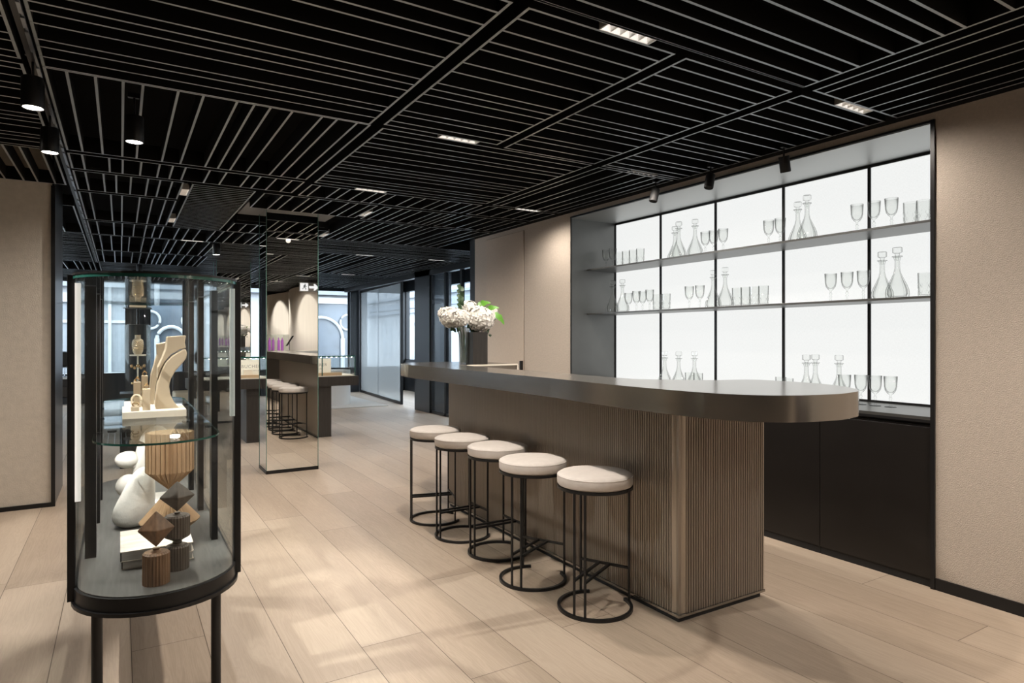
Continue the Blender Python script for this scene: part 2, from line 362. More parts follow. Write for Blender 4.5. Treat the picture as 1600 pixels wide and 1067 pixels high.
# ------------------------------------------------------------------ room shell
struct(bx('floor', 'floor', -6.2, 6.7, -9.8, 16.6, -.1, 0))
ceil = struct(bx('ceiling', 'void', -6.2, 6.7, -9.8, 16.6, TOP, TOP + .1))
NY0, NY1 = 1.851, 5.206; NX = 4.446; NZ = 2.60; WX = 3.87
w = MB(); w.box(WX, WX + .9, -9.7, NY0 - .012, 0, TOP); w.box(WX, WX + .9, NY1 + .012, 7.267, 0, TOP); w.box(WX, WX + .9, NY0 - .012, NY1 + .012, NZ + .012, TOP)
struct(w.build('wall_right', 'beige_wall'))
w = MB(); w.box(NX + .03, NX + .05, NY0 - .011, NY1 + .011, 0, NZ + .01)
struct(w.build('wall_niche', 'blackmatt'))
w = MB(); w.box(WX + .004, NX + .03, NY1, NY1 + .011, 0, NZ); w.box(WX + .004, NX + .03, NY0 - .011, NY0, 0, NZ); w.box(WX + .004, NX + .03, NY0, NY1, NZ, NZ + .011)
struct(w.build('trim_1', 'steel_dark'))      # niche lining
struct(MB().box(WX + .004, NX - .013, NY0, NY1, NZ - .004, NZ).build('trim_4', 'steel_light'))
w = MB(); w.box(WX - .012, WX + .004, NY0 - .022, NY0, 0, NZ + .014); w.box(WX - .006, WX + .004, NY1, NY1 + .012, 0, NZ + .014); w.box(WX - .008, WX + .004, NY0 - .022, NY1 + .012, NZ, NZ + .014)
struct(w.build('trim_2', 'black'))           # thin black frame round the niche
w = MB(); w.box(WX - .008, WX + .0, -9.7, NY0 - .024, 0, .065); w.box(WX - .008, WX, NY1 + .014, 7.267, 0, .065)
struct(w.build('baseboard_right', 'black'))
struct(bx('trim_5', 'gap', WX - .004, WX, -9.7, 7.267, 2.655, TOP))   # shadow gap at the ceiling
struct(bx('wall_return', 'darkblue', WX, 4.95, 7.267, 7.40, 0, TOP))
struct(bx('wall_back', 'beige_pier', -6.2, WX + .9, -9.9, -9.7, 0, TOP))
struct(bx('wall_left', 'beige_pier', -6.3, -6.1, -9.7, 6.54, 0, TOP))
pier = struct(bx('wall_pier', 'beige_pier', -6.1, -.482, 6.55, 7.41, 0, TOP))
w = MB(); w.box(-.482, -.467, 6.54, 7.42, 0, TOP); w.build('pier_side_panel', 'darkblue', pier)
w = MB(); w.box(-6.1, -.467, 6.535, 6.55, 0, .035); w.box(-.49, -.462, 6.532, 6.55, 0, CE); w.build('pier_frame', 'black', pier)
# hidden door in the right wall
d1 = MB(); d1.box(WX - .012, WX, 6.092, 6.95, .01, 2.60)
d1 = struct(d1.build('door_1', 'beige_door', bevel=.002))
w = MB(); w.box(WX - .05, WX - .012, 6.094, 6.118, 1.02, 1.14); w.build('door_handle', 'black', d1, bevel=.003)
w = MB(); w.box(WX - .003, WX + .001, 6.089, 6.092, .0, 2.60); w.box(WX - .003, WX + .001, 6.089, 6.953, 2.600, 2.604); w.box(WX - .003, WX + .001, 6.95, 6.953, 0, 2.60)
struct(w.build('trim_3', 'gap'))
# far glazed walls
w = MB(); w.box(-5.0, 6.7, 16.4, 16.55, 0, .60); w.box(-5, 6.7, 16.4, 16.55, 2.62, TOP)
for a, b_ in ((-5.1, -4.6), (-2.95, -2.5), (-.78, -.33), (.12, .547), (1.24, 1.62), (2.9, 3.3), (5.06, 5.5)): w.box(a, b_, 16.3, 16.55, 0, TOP)
struct(w.build('wall_far', 'darkblue'))
for k, (a, b_) in enumerate(((-4.6, -2.95), (-2.5, -.78), (-.33, .12), (.547, 1.24), (1.62, 2.9), (3.3, 5.06), (5.5, 6.5))):
    f = MB(); f.box(a, a + .03, 16.42, 16.47, .6, 2.62); f.box(b_ - .03, b_, 16.42, 16.47, .6, 2.62); f.box(a, b_, 16.42, 16.47, .6, .63); f.box(a, b_, 16.42, 16.47, 2.59, 2.62)
    f = struct(f.build('window_%d' % (k + 1), 'frame')); MB().box(a + .03, b_ - .03, 16.44, 16.448, .63, 2.59).build('window_glass', 'windowpane', f)
w = MB(); w.box(6.5, 6.65, 8.0, 16.4, 0, .80); w.box(6.5, 6.65, 8.0, 16.4, 2.62, TOP); w.box(4.95, 6.65, 7.9, 8.0, 0, TOP)
for y, y1 in ((8.0, 8.2), (14.35, 14.6), (16.2, 16.4)): w.box(6.45, 6.65, y, y1, 0, TOP)
struct(w.build('wall_street_side', 'darkblue'))
for k, y in enumerate((8.2, 14.6)):
    y1 = (14.35, 16.2)[k]
    f = MB(); f.box(6.52, 6.56, y, y + .03, .8, 2.62); f.box(6.52, 6.56, y1 - .03, y1, .8, 2.62); f.box(6.52, 6.56, y, y1, .8, .83)
    f = struct(f.build('window_%d' % (k + 8), 'frame')); MB().box(6.535, 6.543, y + .03, y1 - .03, .83, 2.62).build('window_glass', 'windowpane', f)
w = MB(); w.box(-5.1, -4.95, 7.41, 16.4, 0, .60); w.box(-5.1, -4.95, 7.41, 16.4, 2.62, TOP)
for y in (7.41, 10.3, 13.2, 16.1): w.box(-5.1, -4.9, y, y + .3, 0, TOP)
struct(w.build('wall_left_far', 'darkblue'))
for k, y in enumerate((7.71, 10.6, 13.5)):
    f = MB(); f.box(-5.03, -5.0, y, y + .03, .6, 2.62); f.box(-5.03, -5.0, y + 2.57, y + 2.6, .6, 2.62); f.box(-5.03, -5, y, y + 2.6, .6, .63)
    f = struct(f.build('window_%d' % (k + 10), 'frame')); MB().box(-5.02, -5.012, y + .03, y + 2.57, .63, 2.62).build('window_glass', 'windowpane', f)
# inner glazed screen with mullions at the right
gw = MB(); gw.box(4.92, 4.98, 7.40, 10.99, 0, .05); gw.box(4.90, 5.0, 7.4, 16.3, 2.56, TOP)
for y in (7.4, 8.6, 9.72, 10.34, 10.93): gw.box(4.92, 4.98, y, y + .06, .0, 2.6)
gw = struct(gw.build('window_13', 'frame')); MB().box(4.946, 4.954, 7.46, 10.95, .05, 2.56).build('window_glass', 'windowpane', gw)
struct(bx('wall_column', 'darkblue', 4.9, 5.35, 10.99, 11.70, 0, TOP))
# reeded sliding screen
rp = thing('sliding_screen', (5.05, 12.6, 0), 'tall reeded glass sliding partition in thin black frame between window and dark column', 'partition')
A = Vector((5.035, 12.698)); B = Vector((5.30, 16.2)); D = (B - A).normalized(); Nn = Vector((D.y, -D.x))
def seg(mb, t0, t1, th, z0, z1, L=(B - A).length):
    p0 = A + D * t0; p1 = A + D * t1; q = Nn * th / 2
    mb.prism([(p0 + q)[:], (p1 + q)[:], (p1 - q)[:], (p0 - q)[:]], z0, z1)
L_ = (B - A).length
m_ = MB(); seg(m_, 0, .055, .05, 0, 2.6); seg(m_, L_ - .05, L_, .05, 0, 2.6); seg(m_, .055, L_ - .05, .05, 0, .06); seg(m_, .055, L_ - .05, .05, 2.54, 2.6)
m_.build('frame', 'frame', rp)
m_ = MB(); n = 120; t0, t1 = .055, L_ - .05
for i in range(n):
    a = t0 + (t1 - t0) * i / n; b_ = t0 + (t1 - t0) * (i + 1) / n; mid = (a + b_) / 2
    p0 = A + D * a; p1 = A + D * mid - Nn * .006; p2 = A + D * b_; q = Nn * .004
    for u, v in ((p0, p1), (p1, p2)): m_.add([(u.x, u.y, .06), (v.x, v.y, .06), (v.x, v.y, 2.54), (u.x, u.y, 2.54)], [(0, 1, 2, 3)])
m_.build('reeded_pane', 'reeded', rp)
m_ = MB(); seg(m_, L_ * .52, L_ * .52 + .012, .016, .06, 2.54); m_.build('pane_joint', 'chrome', rp)

# ------------------------------------------------------------------ ceiling slats, measured module by module
PAT = [0, .097, .212, .327, .411, .570, .686, .848, .932, 1.018, 1.131, 1.295, 1.377, 1.494]
def pat(a, b):
    r = []; k = 1; base = a
    while True:
        if k >= len(PAT): base += 1.578; k = 0
        p = base + PAT[k]; k += 1
        if p > b - .05: return r
        r.append(p)
def slats(x0, x1, y0, y1, d, pos=None):
    m = MB(); t = .0064; h = .105
    if d == 'x':
        for y in [y0 + t, y1 - t] + (pat(y0, y1) if pos is None else [p for p in pos if y0 < p < y1]): m.box(x0, x1, y - t, y + t, CE, CE + h, 0, 1)
        for x in (x0 + t, x1 - t): m.box(x - t, x + t, y0 + 2 * t, y1 - 2 * t, CE + .0004, CE + h, 0, 1)
    else:
        for x in [x0 + t, x1 - t] + (pat(x0, x1) if pos is None else [p for p in pos if x0 < p < x1]): m.box(x - t, x + t, y0, y1, CE, CE + h, 0, 1)
        for y in (y0 + t, y1 - t): m.box(x0 + 2 * t, x1 - 2 * t, y - t, y + t, CE + .0004, CE + h, 0, 1)
    m.build('slat_panel', ['slat_side', 'slat_edge'], ceil)
YN = [2.002, 1.92, 1.80, 1.716, 1.557, 1.44, 1.356, 1.274, 1.109, 1.0, .91, .79, .68, .60, .49]
slats(-.31, 2.945, .43, 2.006, 'x', YN)
slats(3.018, 3.81, .43, 2.008, 'y', [3.105, 3.272, 3.365, 3.513, 3.618, 3.735])
slats(-.31, 1.262, 2.062, 3.685, 'x'); slats(1.33, 2.108, 2.062, 3.645, 'x'); slats(2.176, 2.942, 2.066, 3.68, 'x')
slats(3.022, 3.81, 2.07, 3.70, 'x')
slats(-.31, 1.27, 3.69, 5.245, 'y', [-.218, -.103, .012, .097, .254, .371, .534, .62, .704, .82, .985, 1.07, 1.188])
slats(1.345, 2.945, 3.706, 5.30, 'x')
slats(3.02, 3.79, 3.73, 5.32, 'y', [3.10, 3.265, 3.355, 3.505, 3.606, 3.71])
S2 = [-.226, -.068, .015, .13, .246, .331, .415, .578, .694, .855, .941, 1.058, 1.177]
slats(-.31, 1.277, 5.315, 5.79, 'y', S2)
slats(1.342, 2.945, 5.375, 5.85, 'y', [1.42, 1.585, 1.673, 1.791, 1.91, 1.996, 2.08, 2.25, 2.365, 2.51, 2.6, 2.72, 2.84])
slats(3.01, 3.79, 5.375, 5.85, 'y', [3.12, 3.29, 3.42, 3.55, 3.65])
slats(-.31, .443, 5.85, 6.59, 'y', [-.228, -.112, -.028, .073, .19, .275, .36])
slats(.505, 1.0, 5.88, 8.22, 'x', [5.88 + .078 * k for k in range(1, 30)])
slats(1.07, 2.105, 5.91, 6.64, 'y', [1.23, 1.32, 1.463, 1.547, 1.66, 1.825, 1.91, 2.027])
slats(2.17, 2.945, 5.93, 6.67, 'y', [2.25, 2.37, 2.455, 2.567, 2.703, 2.79, 2.872])
slats(3.02, 3.8, 5.93, 6.67, 'y', [3.13, 3.3, 3.42, 3.56, 3.66])
slats(-.31, .443, 6.665, 8.19, 'y', [-.228, -.072, .013, .151, .251, .357])
slats(1.07, 2.105, 7.63, 8.25, 'y', [1.2, 1.32, 1.45, 1.6, 1.7, 1.82, 1.91, 2.0])
slats(2.17, 2.945, 6.75, 8.25, 'y', [2.26, 2.37, 2.47, 2.57, 2.7, 2.79]); slats(3.02, 3.80, 6.75, 8.25, 'y', [3.13, 3.3, 3.42, 3.56, 3.66])
slats(-.31, 2.105, 8.28, 9.30, 'y', [-.22, -.063, .019, .135, .252, .337, .421, .58, .68, .80, .96, 1.05, 1.16, 1.28, 1.42, 1.5, 1.62, 1.78, 1.9, 1.99])
slats(-.31, 1.02, 9.36, 10.95, 'y', [-.217, -.1, .015, .1, .255, .372, .537, .622, .74, .86]); slats(1.09, 2.105, 9.36, 10.95, 'x')
slats(2.17, 4.85, 8.32, 9.55, 'x'); slats(2.17, 4.85, 9.62, 12.66, 'y')
slats(-.31, 1.09, 11.02, 12.66, 'y', [-.225, -.073, .016, .157, .263, .37, .454, .522, .6, .725, .85, .97]); slats(1.15, 2.105, 11.02, 12.66, 'x')
slats(-.31, 2.105, 12.75, 14.35, 'x'); slats(-.31, 2.105, 14.42, 16.2, 'y'); slats(2.17, 4.85, 12.75, 14.35, 'x'); slats(2.17, 4.85, 14.42, 16.2, 'y')
slats(-1.95, -.383, 2.06, 3.64, 'x'); slats(-1.95, -.383, 3.70, 5.26, 'x', [3.775, 3.886, 4.0, 4.088, 4.242, 4.357, 4.508, 4.586, 4.67, 4.788, 4.952, 5.03, 5.135])
slats(-1.95, -.378, 5.30, 6.45, 'y', [-.454, -.57, -.66, -.78, -.86, -.98, -1.1, -1.25, -1.4, -1.52, -1.7, -1.8])
slats(-1.95, -.378, 7.44, 9.30, 'y', [-.562, -.72, -.84, -.95, -1.1, -1.2, -1.35, -1.5, -1.7]); slats(-1.95, -.378, 9.35, 12.70, 'x')
slats(-1.95, -.378, 12.75, 14.3, 'y'); slats(-1.95, -.378, 14.4, 16.2, 'x')
for k in range(3):
    slats(-.31 + 0, 1.262, -1.2 - 1.65 * k, .37 - 1.65 * k, 'xy'[k % 2]); slats(1.33, 2.942, -1.2 - 1.65 * k, .37 - 1.65 * k, 'yx'[k % 2]); slats(3.02, 3.81, -1.2 - 1.65 * k, .37 - 1.65 * k, 'x')
MB().box(1.07, 2.0, 6.71, 7.40, 2.725, 2.745).box(1.07, 2.0, 7.40, 7.42, 2.66, 2.745, 1).build('ceiling_board', ['patch', 'slat_side'], ceil)

# ------------------------------------------------------------------ recessed linear downlights
def make_downlight():
    r = thing('recessed_downlight', (0, 0, 0), 'x', 'ceiling light', 'linear recessed downlights')
    m = MB(); L, Wd = .27, .06
    m.box(-L / 2, L / 2, -Wd / 2, -Wd / 2 + .004, -.004, .05); m.box(-L / 2, L / 2, Wd / 2 - .004, Wd / 2, -.004, .05)
    m.box(-L / 2, -L / 2 + .004, -Wd / 2, Wd / 2, -.004, .05); m.box(L / 2 - .004, L / 2, -Wd / 2, Wd / 2, -.004, .05); m.box(-L / 2, L / 2, -Wd / 2, Wd / 2, .046, .05)
    m.build('housing', 'cellrim', r, local=True)
    m = MB(); n = 5
    for i in range(n):
        cx = -L / 2 + .008 + (L - .016) * (i + .5) / n; a = (L - .016) / n / 2; b_ = Wd / 2 - .005
        vs = [(cx - a, -b_, -.002), (cx + a, -b_, -.002), (cx + a, b_, -.002), (cx - a, b_, -.002), (cx - a * .35, -b_ * .35, .03), (cx + a * .35, -b_ * .35, .03), (cx + a * .35, b_ * .35, .03), (cx - a * .35, b_ * .35, .03)]
        m.add(vs, [(0, 4, 5, 1), (2, 6, 7, 3)], 0); m.add(vs, [(1, 5, 6, 2), (3, 7, 4, 0)], 2); m.add(vs, [(4, 7, 6, 5)], 1)
    m.build('reflector', ['cell', 'lamp', 'cellrim'], r, local=True)
    return r
DL = [(1.807, 2.034, 0, 'linear downlight in the ceiling slot nearest the camera, above the gap before the stools'),
      (3.441, 2.039, 0, 'linear downlight nearest the right wall, close above the upper right corner of the lit niche'),
      (1.843, 3.676, 0, 'linear downlight in the middle of the ceiling, second away along the row above the stools'),
      (3.434, 3.715, 0, 'linear downlight above the left end of the lit niche, between the wall and the spotlights'),
      (1.836, 5.338, 0, 'linear downlight third away in the row above the stools, wide and thin'),
      (3.446, 5.348, 0, 'small linear downlight near the hidden beige door, third along the right wall'),
      (2.138, 6.38, 90, 'small turned downlight between the third row light and the mirrored pillar'),
      (2.138, 7.96, 90, 'small turned downlight just right of the top of the mirrored pillar'),
      (.474, 6.25, 90, 'turned downlight beside the dense dark slat panel, nearer of the two left of it'),
      (.474, 7.81, 90, 'turned downlight beside the dense dark slat panel, farther of the two left of it'),
      (.80, 9.33, 0, 'thin downlight in a cross slot above the far end of the glass display case'),
      (3.2, 9.585, 0, 'far thin downlight above the flower vase and glazed screen'),
      (2.9, 12.70, 0, 'very far thin downlight right of the round spotlight before the window wall'),
      (3.9, 12.70, 0, 'very far thin downlight just left of the top of the reeded screen'),
      (.45, .40, 0, 'unseen linear downlight added for fill behind the camera, left one of three'), (2.14, .40, 0, 'unseen linear downlight added for fill behind the camera, middle one of three'), (3.2, .40, 0, 'unseen linear downlight added for fill behind the camera, right one of three'),  # unseen fixtures added to go with the fill lamps
      (-1.2, 2.03, 0, 'unseen linear downlight added left of the track, beside the camera'), (-1.2, -.6, 0, 'unseen fill downlight added left of and behind the camera'), (1.3, -1.24, 0, 'unseen fill downlight added behind the camera, near the room centre'), (3.0, -1.24, 0, 'unseen fill downlight added close to the satin wall panels'),  # more unseen fixtures added beside and behind the camera
      (4.4, 9.585, 0, 'far thin downlight close to the glazed screen behind the flowers')]
dl0 = make_downlight()
for i, (x, y, a, lab) in enumerate(DL):
    o = dl0 if i == 0 else copy_tree(dl0)
    o.location = (x, y, CE + .004); o.rotation_euler = (0, 0, math.radians(a)); o['label'] = lab
# ------------------------------------------------------------------ track and spotlights
tr = thing('lighting_track', (-.345, 2, CE), 'long black lighting track running away between ceiling slats at the left', 'lighting track')
m = MB(); m.box(-.362, -.328, -1, 12.9, CE + .012, CE + .05); m.build('rail', 'black', tr)
m = MB()
m.box(-.332, -.322, -1, 12.9, CE + .003, CE + .016); m.build('contact_strip', 'chrome', tr)
y = 2.2; random.seed(4)
while y < 12.6:
    l = random.choice((.10, .22, .35)); m = MB(); m.box(-.336, -.3225, y, y + l, CE - .004, CE + .03); m.build('rail_adapter', 'chrome', tr); y += l + random.choice((.04, .1, .2))
def make_spot(tilt=0, lit=True, L=.14, R0=.046, st=.10):
    r = thing('track_spotlight', (0, 0, 0), 'x', 'spotlight')
    m = MB(); m.tube([(0, 0, st), (0, 0, 0)], .006, 8); m.box(-.03, .03, -.012, .012, st, st + .025); m.build('bracket', 'black', r, local=True)
    R = Matrix.Rotation(tilt, 3, 'Y')
    m = MB(); m.lathe([(.0, -.0), (R0 - .002, 0), (R0, -.004), (R0, 5e-3 - L), (R0 - .002, -L), (R0 - .006, -L), (R0 - .007, .003 - L)], 24, cap=False)
    m.v = [tuple(R @ Vector(v)) for v in m.v]; m.build('lamp_body', 'black' if lit else 'blackmatt', r, True, local=True)
    m = MB(); m.lathe([(.0001, .003 - L), (R0 - .007, .003 - L)], 20, cap=False); m.v = [tuple(R @ Vector(v)) for v in m.v]
    m.build('lens', 'lamp' if lit else 'blackmatt', r, local=True)
    return r
s0 = make_spot(0, True)
SP = [((-.345, 3.69, 2.60), 'brightest black track spotlight at the upper left, first along the track', 40, (-.30, 3.75, 0), 60),
      ((-.345, 4.53, 2.60), 'second black track spotlight at the left, just below the first one', 110, (-.2, 4.9, 0), 60),
      ((.065, 4.05, 2.60), 'single lit black spotlight right of the track, among the lengthwise slats', 130, (.2, 3.55, 0), 60),
      ((1.05, 9.0, 2.60), 'far lit spotlight hanging in front of the second mirrored pillar', 60, (1.2, 9.2, 0), 80),
      ((2.42, 10.6, 2.58), 'round lit spotlight far away, right of the mirrored pillar and above the table case', 60, (2.6, 9.4, .9), 80),
      ((.27, 12.2, 2.60), 'far dark spotlight hanging above the middle of the glass display case', 0, (.3, 12, 0), 80)]
for i, (p, lab, P, aim, an) in enumerate(SP):
    o = s0 if i == 0 else copy_tree(s0)
    o.location = p; o['label'] = lab; o['group'] = 'ceiling spotlights'
    if P: light('spotlight_beam', 'SPOT', (p[0], p[1], p[2] - .145), P, NEUT, aim, .012, an, .35)
s1 = make_spot(math.radians(-16), False, .105, .034, .055)
for i, (p, lab) in enumerate((((3.70, 3.84, 2.60), 'black spotlight over the niche, leftmost of three at the wall'), ((3.72, 3.29, 2.60), 'black spotlight over the niche, middle one of three at the wall'), ((3.75, 2.70, 2.60), 'black spotlight over the niche, rightmost of three at the wall'))):
    o = s1 if i == 0 else copy_tree(s1)
    o.location = p; o['label'] = lab; o['group'] = 'spotlights over the bar niche'
    o.rotation_euler = (0, 0, (3.1, 3.3, .2)[i])

# ------------------------------------------------------------------ back bar niche
PY = [5.206, 4.541, 3.872, 3.199, 2.523, 1.851]
ordn = ['leftmost', 'second from left', 'middle', 'second from right', 'rightmost']
for k in range(5):
    a, b_ = PY[k + 1], PY[k]
    t = thing('backlit_panel', (NX, (a + b_) / 2, .956), '%s glowing white fabric panel at the back of the bar niche' % ordn[k], 'light panel', 'backlit niche panels')
    MB().box(NX, NX + .02, a + .010, b_ - .010, .970, 2.577).build('diffuser', 'lightpanel', t)
    m = MB(); m.box(NX - .012, NX + .02, a, a + .010, .957, 2.595); m.box(NX - .012, NX + .02, b_ - .010, b_, .957, 2.595); m.box(NX - .012, NX + .02, a + .010, b_ - .010, .957, .970); m.box(NX - .012, NX + .02, a + .010, b_ - .010, 2.577, 2.595)
    m.build('frame', 'black', t)
    c = thing('base_cabinet', (WX, (a + b_) / 2, 0), '%s dark base cabinet under the back bar counter' % ordn[k], 'cabinet', 'dark base cabinets')
    MB().box(WX + .022, NX + .02, a + .0015, b_ - .0015, .06, .905).build('body', 'cab', c)
    MB().box(WX + .002, WX + .022, a + .002, b_ - .002, .05, .895).build('door', 'cab', c, bevel=.001)
    MB().box(WX + .012, WX + .04, a + .0015, b_ - .0015, 0, .05).build('plinth', 'blackmatt', c)
t = thing('back_counter', (WX, 3.5, .908), 'dark satin counter slab below the backlit panels', 'counter')
MB().box(WX - .004, NX - .0125, NY0 + .001, NY1 - .001, .938, .956).build('top', 'steel_dark', t)
MB().box(WX + .02, NX - .0125, NY0 + .002, NY1 - .002, .906, .938).build('recess_band', 'gap', t)
MB().box(WX - .004, WX + .002, NY0 + .001, NY1 - .001, .922, .938).build('front_lip', 'black', t)
for z, nm in ((2.095, 'upper dark metal display shelf across the lit niche'), (1.648, 'lower dark metal display shelf across the lit niche')):
    o = MB().box(4.064, NX - .0125, NY0 + .001, NY1 - .001, z - .015, z).build('display_shelf', 'steel_dark', bevel=.001); tag(o, nm, 'shelf')

# ------------------------------------------------------------------ glassware
def shell(mb, outer, inner, n, mod=None, mi=0):
    prof = outer + inner[::-1]
    mb.lathe(prof, n, mod=mod, cap=True, mi=mi)
def make_decanter():
    r = thing('decanter', (0, 0, 0), 'x', 'decanter')
    out = [(.001, 0), (.056, 0), (.063, .006), (.066, .03), (.063, .055), (.052, .085), (.036, .120), (.022, .155), (.0155, .19), (.0145, .235), (.021, .258), (.030, .262), (.030, .266), (.018, .268)]
    inn = [(.001, .012), (.05, .013), (.057, .03), (.055, .055), (.045, .085), (.030, .12), (.017, .155), (.0105, .19), (.0095, .235), (.011, .268)]
    rib = lambda a, k, i: 1 + (.03 * (1 if i % 2 else -1) if 2 <= k <= 6 else 0)
    m = MB(); shell(m, out, inn, 48, rib); m.build('bottle', 'glass', r, 20, local=True, recalc=True)
    m = MB(); m.lathe([(.0088, .240), (.0095, .269), (.013, .272), (.014, .282), (.026, .288), (.028, .292), (.028, .318), (.025, .322)], 8, mod=None); m.build('stopper', 'glass', r, False, local=True, recalc=True)
    return r
def make_wine():
    r = thing('wine_glass', (0, 0, 0), 'x', 'wine glass')
    out = [(.001, 0), (.033, 0), (.034, .002), (.012, .006), (.006, .012), (.005, .03), (.009, .038), (.005, .046), (.010, .056), (.005, .064), (.006, .078), (.018, .088), (.030, .106), (.036, .13), (.040, .197)]
    inn = [(.001, .091), (.014, .094), (.026, .109), (.033, .13), (.0382, .197)]
    rib = lambda a, k, i: 1 + (.03 * (1 if i % 2 else -1) if 10 <= k <= 12 else 0)
    m = MB(); shell(m, out[:11], [], 24) if 0 else None
    m = MB(); m.lathe(out[:10], 24); m.build('foot', 'glass', r, 'all', local=True, recalc=True)
    m = MB(); m.lathe([(.001, .0642), (.005, .0645)] + out[10:] + inn[::-1], 24, mod=lambda a, k, i: 1 + (.03 * (1 if i % 2 else -1) if 2 <= k <= 4 else 0)); m.build('bowl', 'glass', r, 'all', local=True, recalc=True)
    return r
def make_tumbler():
    r = thing('tumbler', (0, 0, 0), 'x', 'tumbler')
    m = MB(); n = 32
    out = [(.001, 0), (.033, 0)] + [(.035 + .0022 * j / 8, .006 + .011 * j) for j in range(9)] + [(.0382, .15)]
    inn = [(.001, .014), (.030, .015), (.0335, .06), (.0362, .15)]
    m.lathe(out + inn[::-1], n, mod=lambda a, k, i: 1 + (.07 * (1 if (i + k) % 4 < 2 else -1) if 2 <= k <= 9 else 0)); m.build('cup', 'glass', r, False, local=True, recalc=True)
    return r
G = {'d': make_decanter(), 'w': make_wine(), 't': make_tumbler()}; used = set()
names = {'d': 'decanter with block stopper', 'w': 'stemmed wine glass', 't': 'cut crystal tumbler'}
rows = [(2.095, 4.22, 'upper shelf', [('w', 947), ('w', 957.5), ('t', 967.5), ('t', 978), ('t', 989), ('t', 1000.5), ('d', 1054.5, 4.34), ('d', 1060.5, 4.19), ('d', 1086), ('w', 1102), ('w', 1115), ('w', 1130), ('w', 1201), ('w', 1219), ('d', 1246.5, 4.34), ('d', 1261, 4.19), ('w', 1339), ('w', 1365.5), ('w', 1393), ('t', 1422), ('t', 1443)]),
        (1.648, 4.22, 'lower shelf', [('d', 957), ('d', 972.5, 4.2), ('w', 982, 4.33), ('w', 994.5), ('w', 1004, 4.3), ('w', 1015, 4.2), ('t', 1026.5), ('t', 1041), ('w', 1077), ('w', 1093.5), ('d', 1114.5, 4.3), ('d', 1133, 4.2), ('t', 1151.5), ('t', 1165), ('t', 1178.5), ('t', 1193), ('w', 1298), ('w', 1323.5), ('w', 1349), ('d', 1378.5, 4.33), ('d', 1402, 4.19), ('t', 1445)]),
        (.956, 4.2, 'back counter', [('d', 1038.6, 4.15), ('d', 1060.5, 4.15), ('d', 1085, 4.28), ('t', 1077.5, 4.1), ('t', 1091, 4.1), ('t', 1220, 4.22), ('t', 1231, 4.12), ('d', 1260, 4.15), ('d', 1274, 4.27), ('d', 1311, 4.27), ('w', 1319.5, 4.12), ('w', 1345, 4.2), ('w', 1367.5, 4.2), ('w', 1391.5, 4.2)])]
nth = ['first', 'second', 'third', 'fourth', 'fifth', 'sixth', 'seventh', 'eighth', 'ninth', 'tenth', 'eleventh', 'twelfth']
for z, X0, rn, its in rows:
    cnt = {'d': 0, 'w': 0, 't': 0}; tot = {k: sum(1 for q in its if q[0] == k) for k in 'dwt'}
    for q in its:
        k = q[0]; X = q[2] if len(q) > 2 else X0; y = onX(q[1], X); cnt[k] += 1
        pos = 'last' if cnt[k] == tot[k] else nth[cnt[k] - 1]
        lab = 'clear glass %s, %s from the left on the %s' % (names[k], pos if pos != 'last' else nth[cnt[k] - 1] + ' and last', rn)
        o = G[k] if k not in used else copy_tree(G[k]); used.add(k)
        o.location = (X, y, z); o.rotation_euler = (0, 0, random.uniform(0, 6)) if k != 'd' else (0, 0, random.uniform(.2, .6))
        o['label'] = lab; o['group'] = {'d': 'decanters', 'w': 'wine glasses', 't': 'tumblers'}[k] + ' on the ' + rn

# ------------------------------------------------------------------ bar counter
bar = thing('bar_counter', (2.66, 3.5, 0), 'long bronze bar with fluted body and rounded overhanging top', 'bar counter')
BX0, BX1, BY0, BY1 = 2.345, 2.978, 2.275, 4.86; ZT, ZB = 1.165, 1.055
p_ = .0172; rr = .0072
def flute_x(m, x, y0, y1, z0, z1, sgn):
    n = int((y1 - y0) / p_); st = (y1 - y0) / n; K = 5; prev = None
    for i in range(n):
        yc = y0 + st * (i + .5); pts = [(x, yc - st / 2)]
        for j in range(K + 1):
            a = math.pi * j / K; pts.append((x + sgn * rr * math.sin(a), yc - rr * math.cos(a)))
        pts.append((x, yc + st / 2))
        for u, v in zip(pts, pts[1:]): m.add([(u[0], u[1], z0), (v[0], v[1], z0), (v[0], v[1], z1), (u[0], u[1], z1)], [(0, 1, 2, 3) if sgn > 0 else (3, 2, 1, 0)])
def flute_y(m, y, x0, x1, z0, z1, sgn):
    k = MB(); flute_x(k, y, x0, x1, z0, z1, sgn); m.add([(b_, a, c) for a, b_, c in k.v], [f[::-1] for f in k.f])
m = MB(); m.box(BX0 + .002, BX1, BY0 + .002, BY1, .030, ZB - .001); m.build('carcass', 'bronze_flute', bar)
m = MB(); flute_x(m, BX0, BY0 + .045, BY1, .038, ZB - .002, -1); m.build('fluted_front', 'bronze_flute', bar, 'all')
m = MB(); flute_y(m, BY0, BX0 + .045, BX1 - .006, .038, ZB - .002, -1); m.build('fluted_end', 'bronze_flute', bar, 'all')
m = MB(); pts = [(BX0 - .004, BY0 + .044)] + [(BX0 + .040 - .044 * math.sin(a) * .0 - .044 * math.cos(a) + 0, BY0 + .040 - .044 * math.sin(a)) for a in [math.pi / 2 * j / 8 for j in range(9)]] + [(BX0 + .044, BY0 - .004), (BX0 + .046, BY0 + .01), (BX0 + .01, BY0 + .046)]
m.prism(pts, .038, ZB - .002); m.build('corner_trim', 'bronze_trim', bar, 30)
m = MB(); m.box(BX1 - .006, BX1 + .003, BY0 - .006, BY0 + .02, .030, ZB - .002); m.build('end_trim', 'bronze_trim', bar)
m = MB(); m.box(BX0 - .014, BX1 + .004, BY0 - .014, BY0 + .01, .026, .037); m.box(BX0 - .014, BX0 + .01, BY0 + .01, BY1, .026, .037); m.build('base_trim', 'bronze', bar)
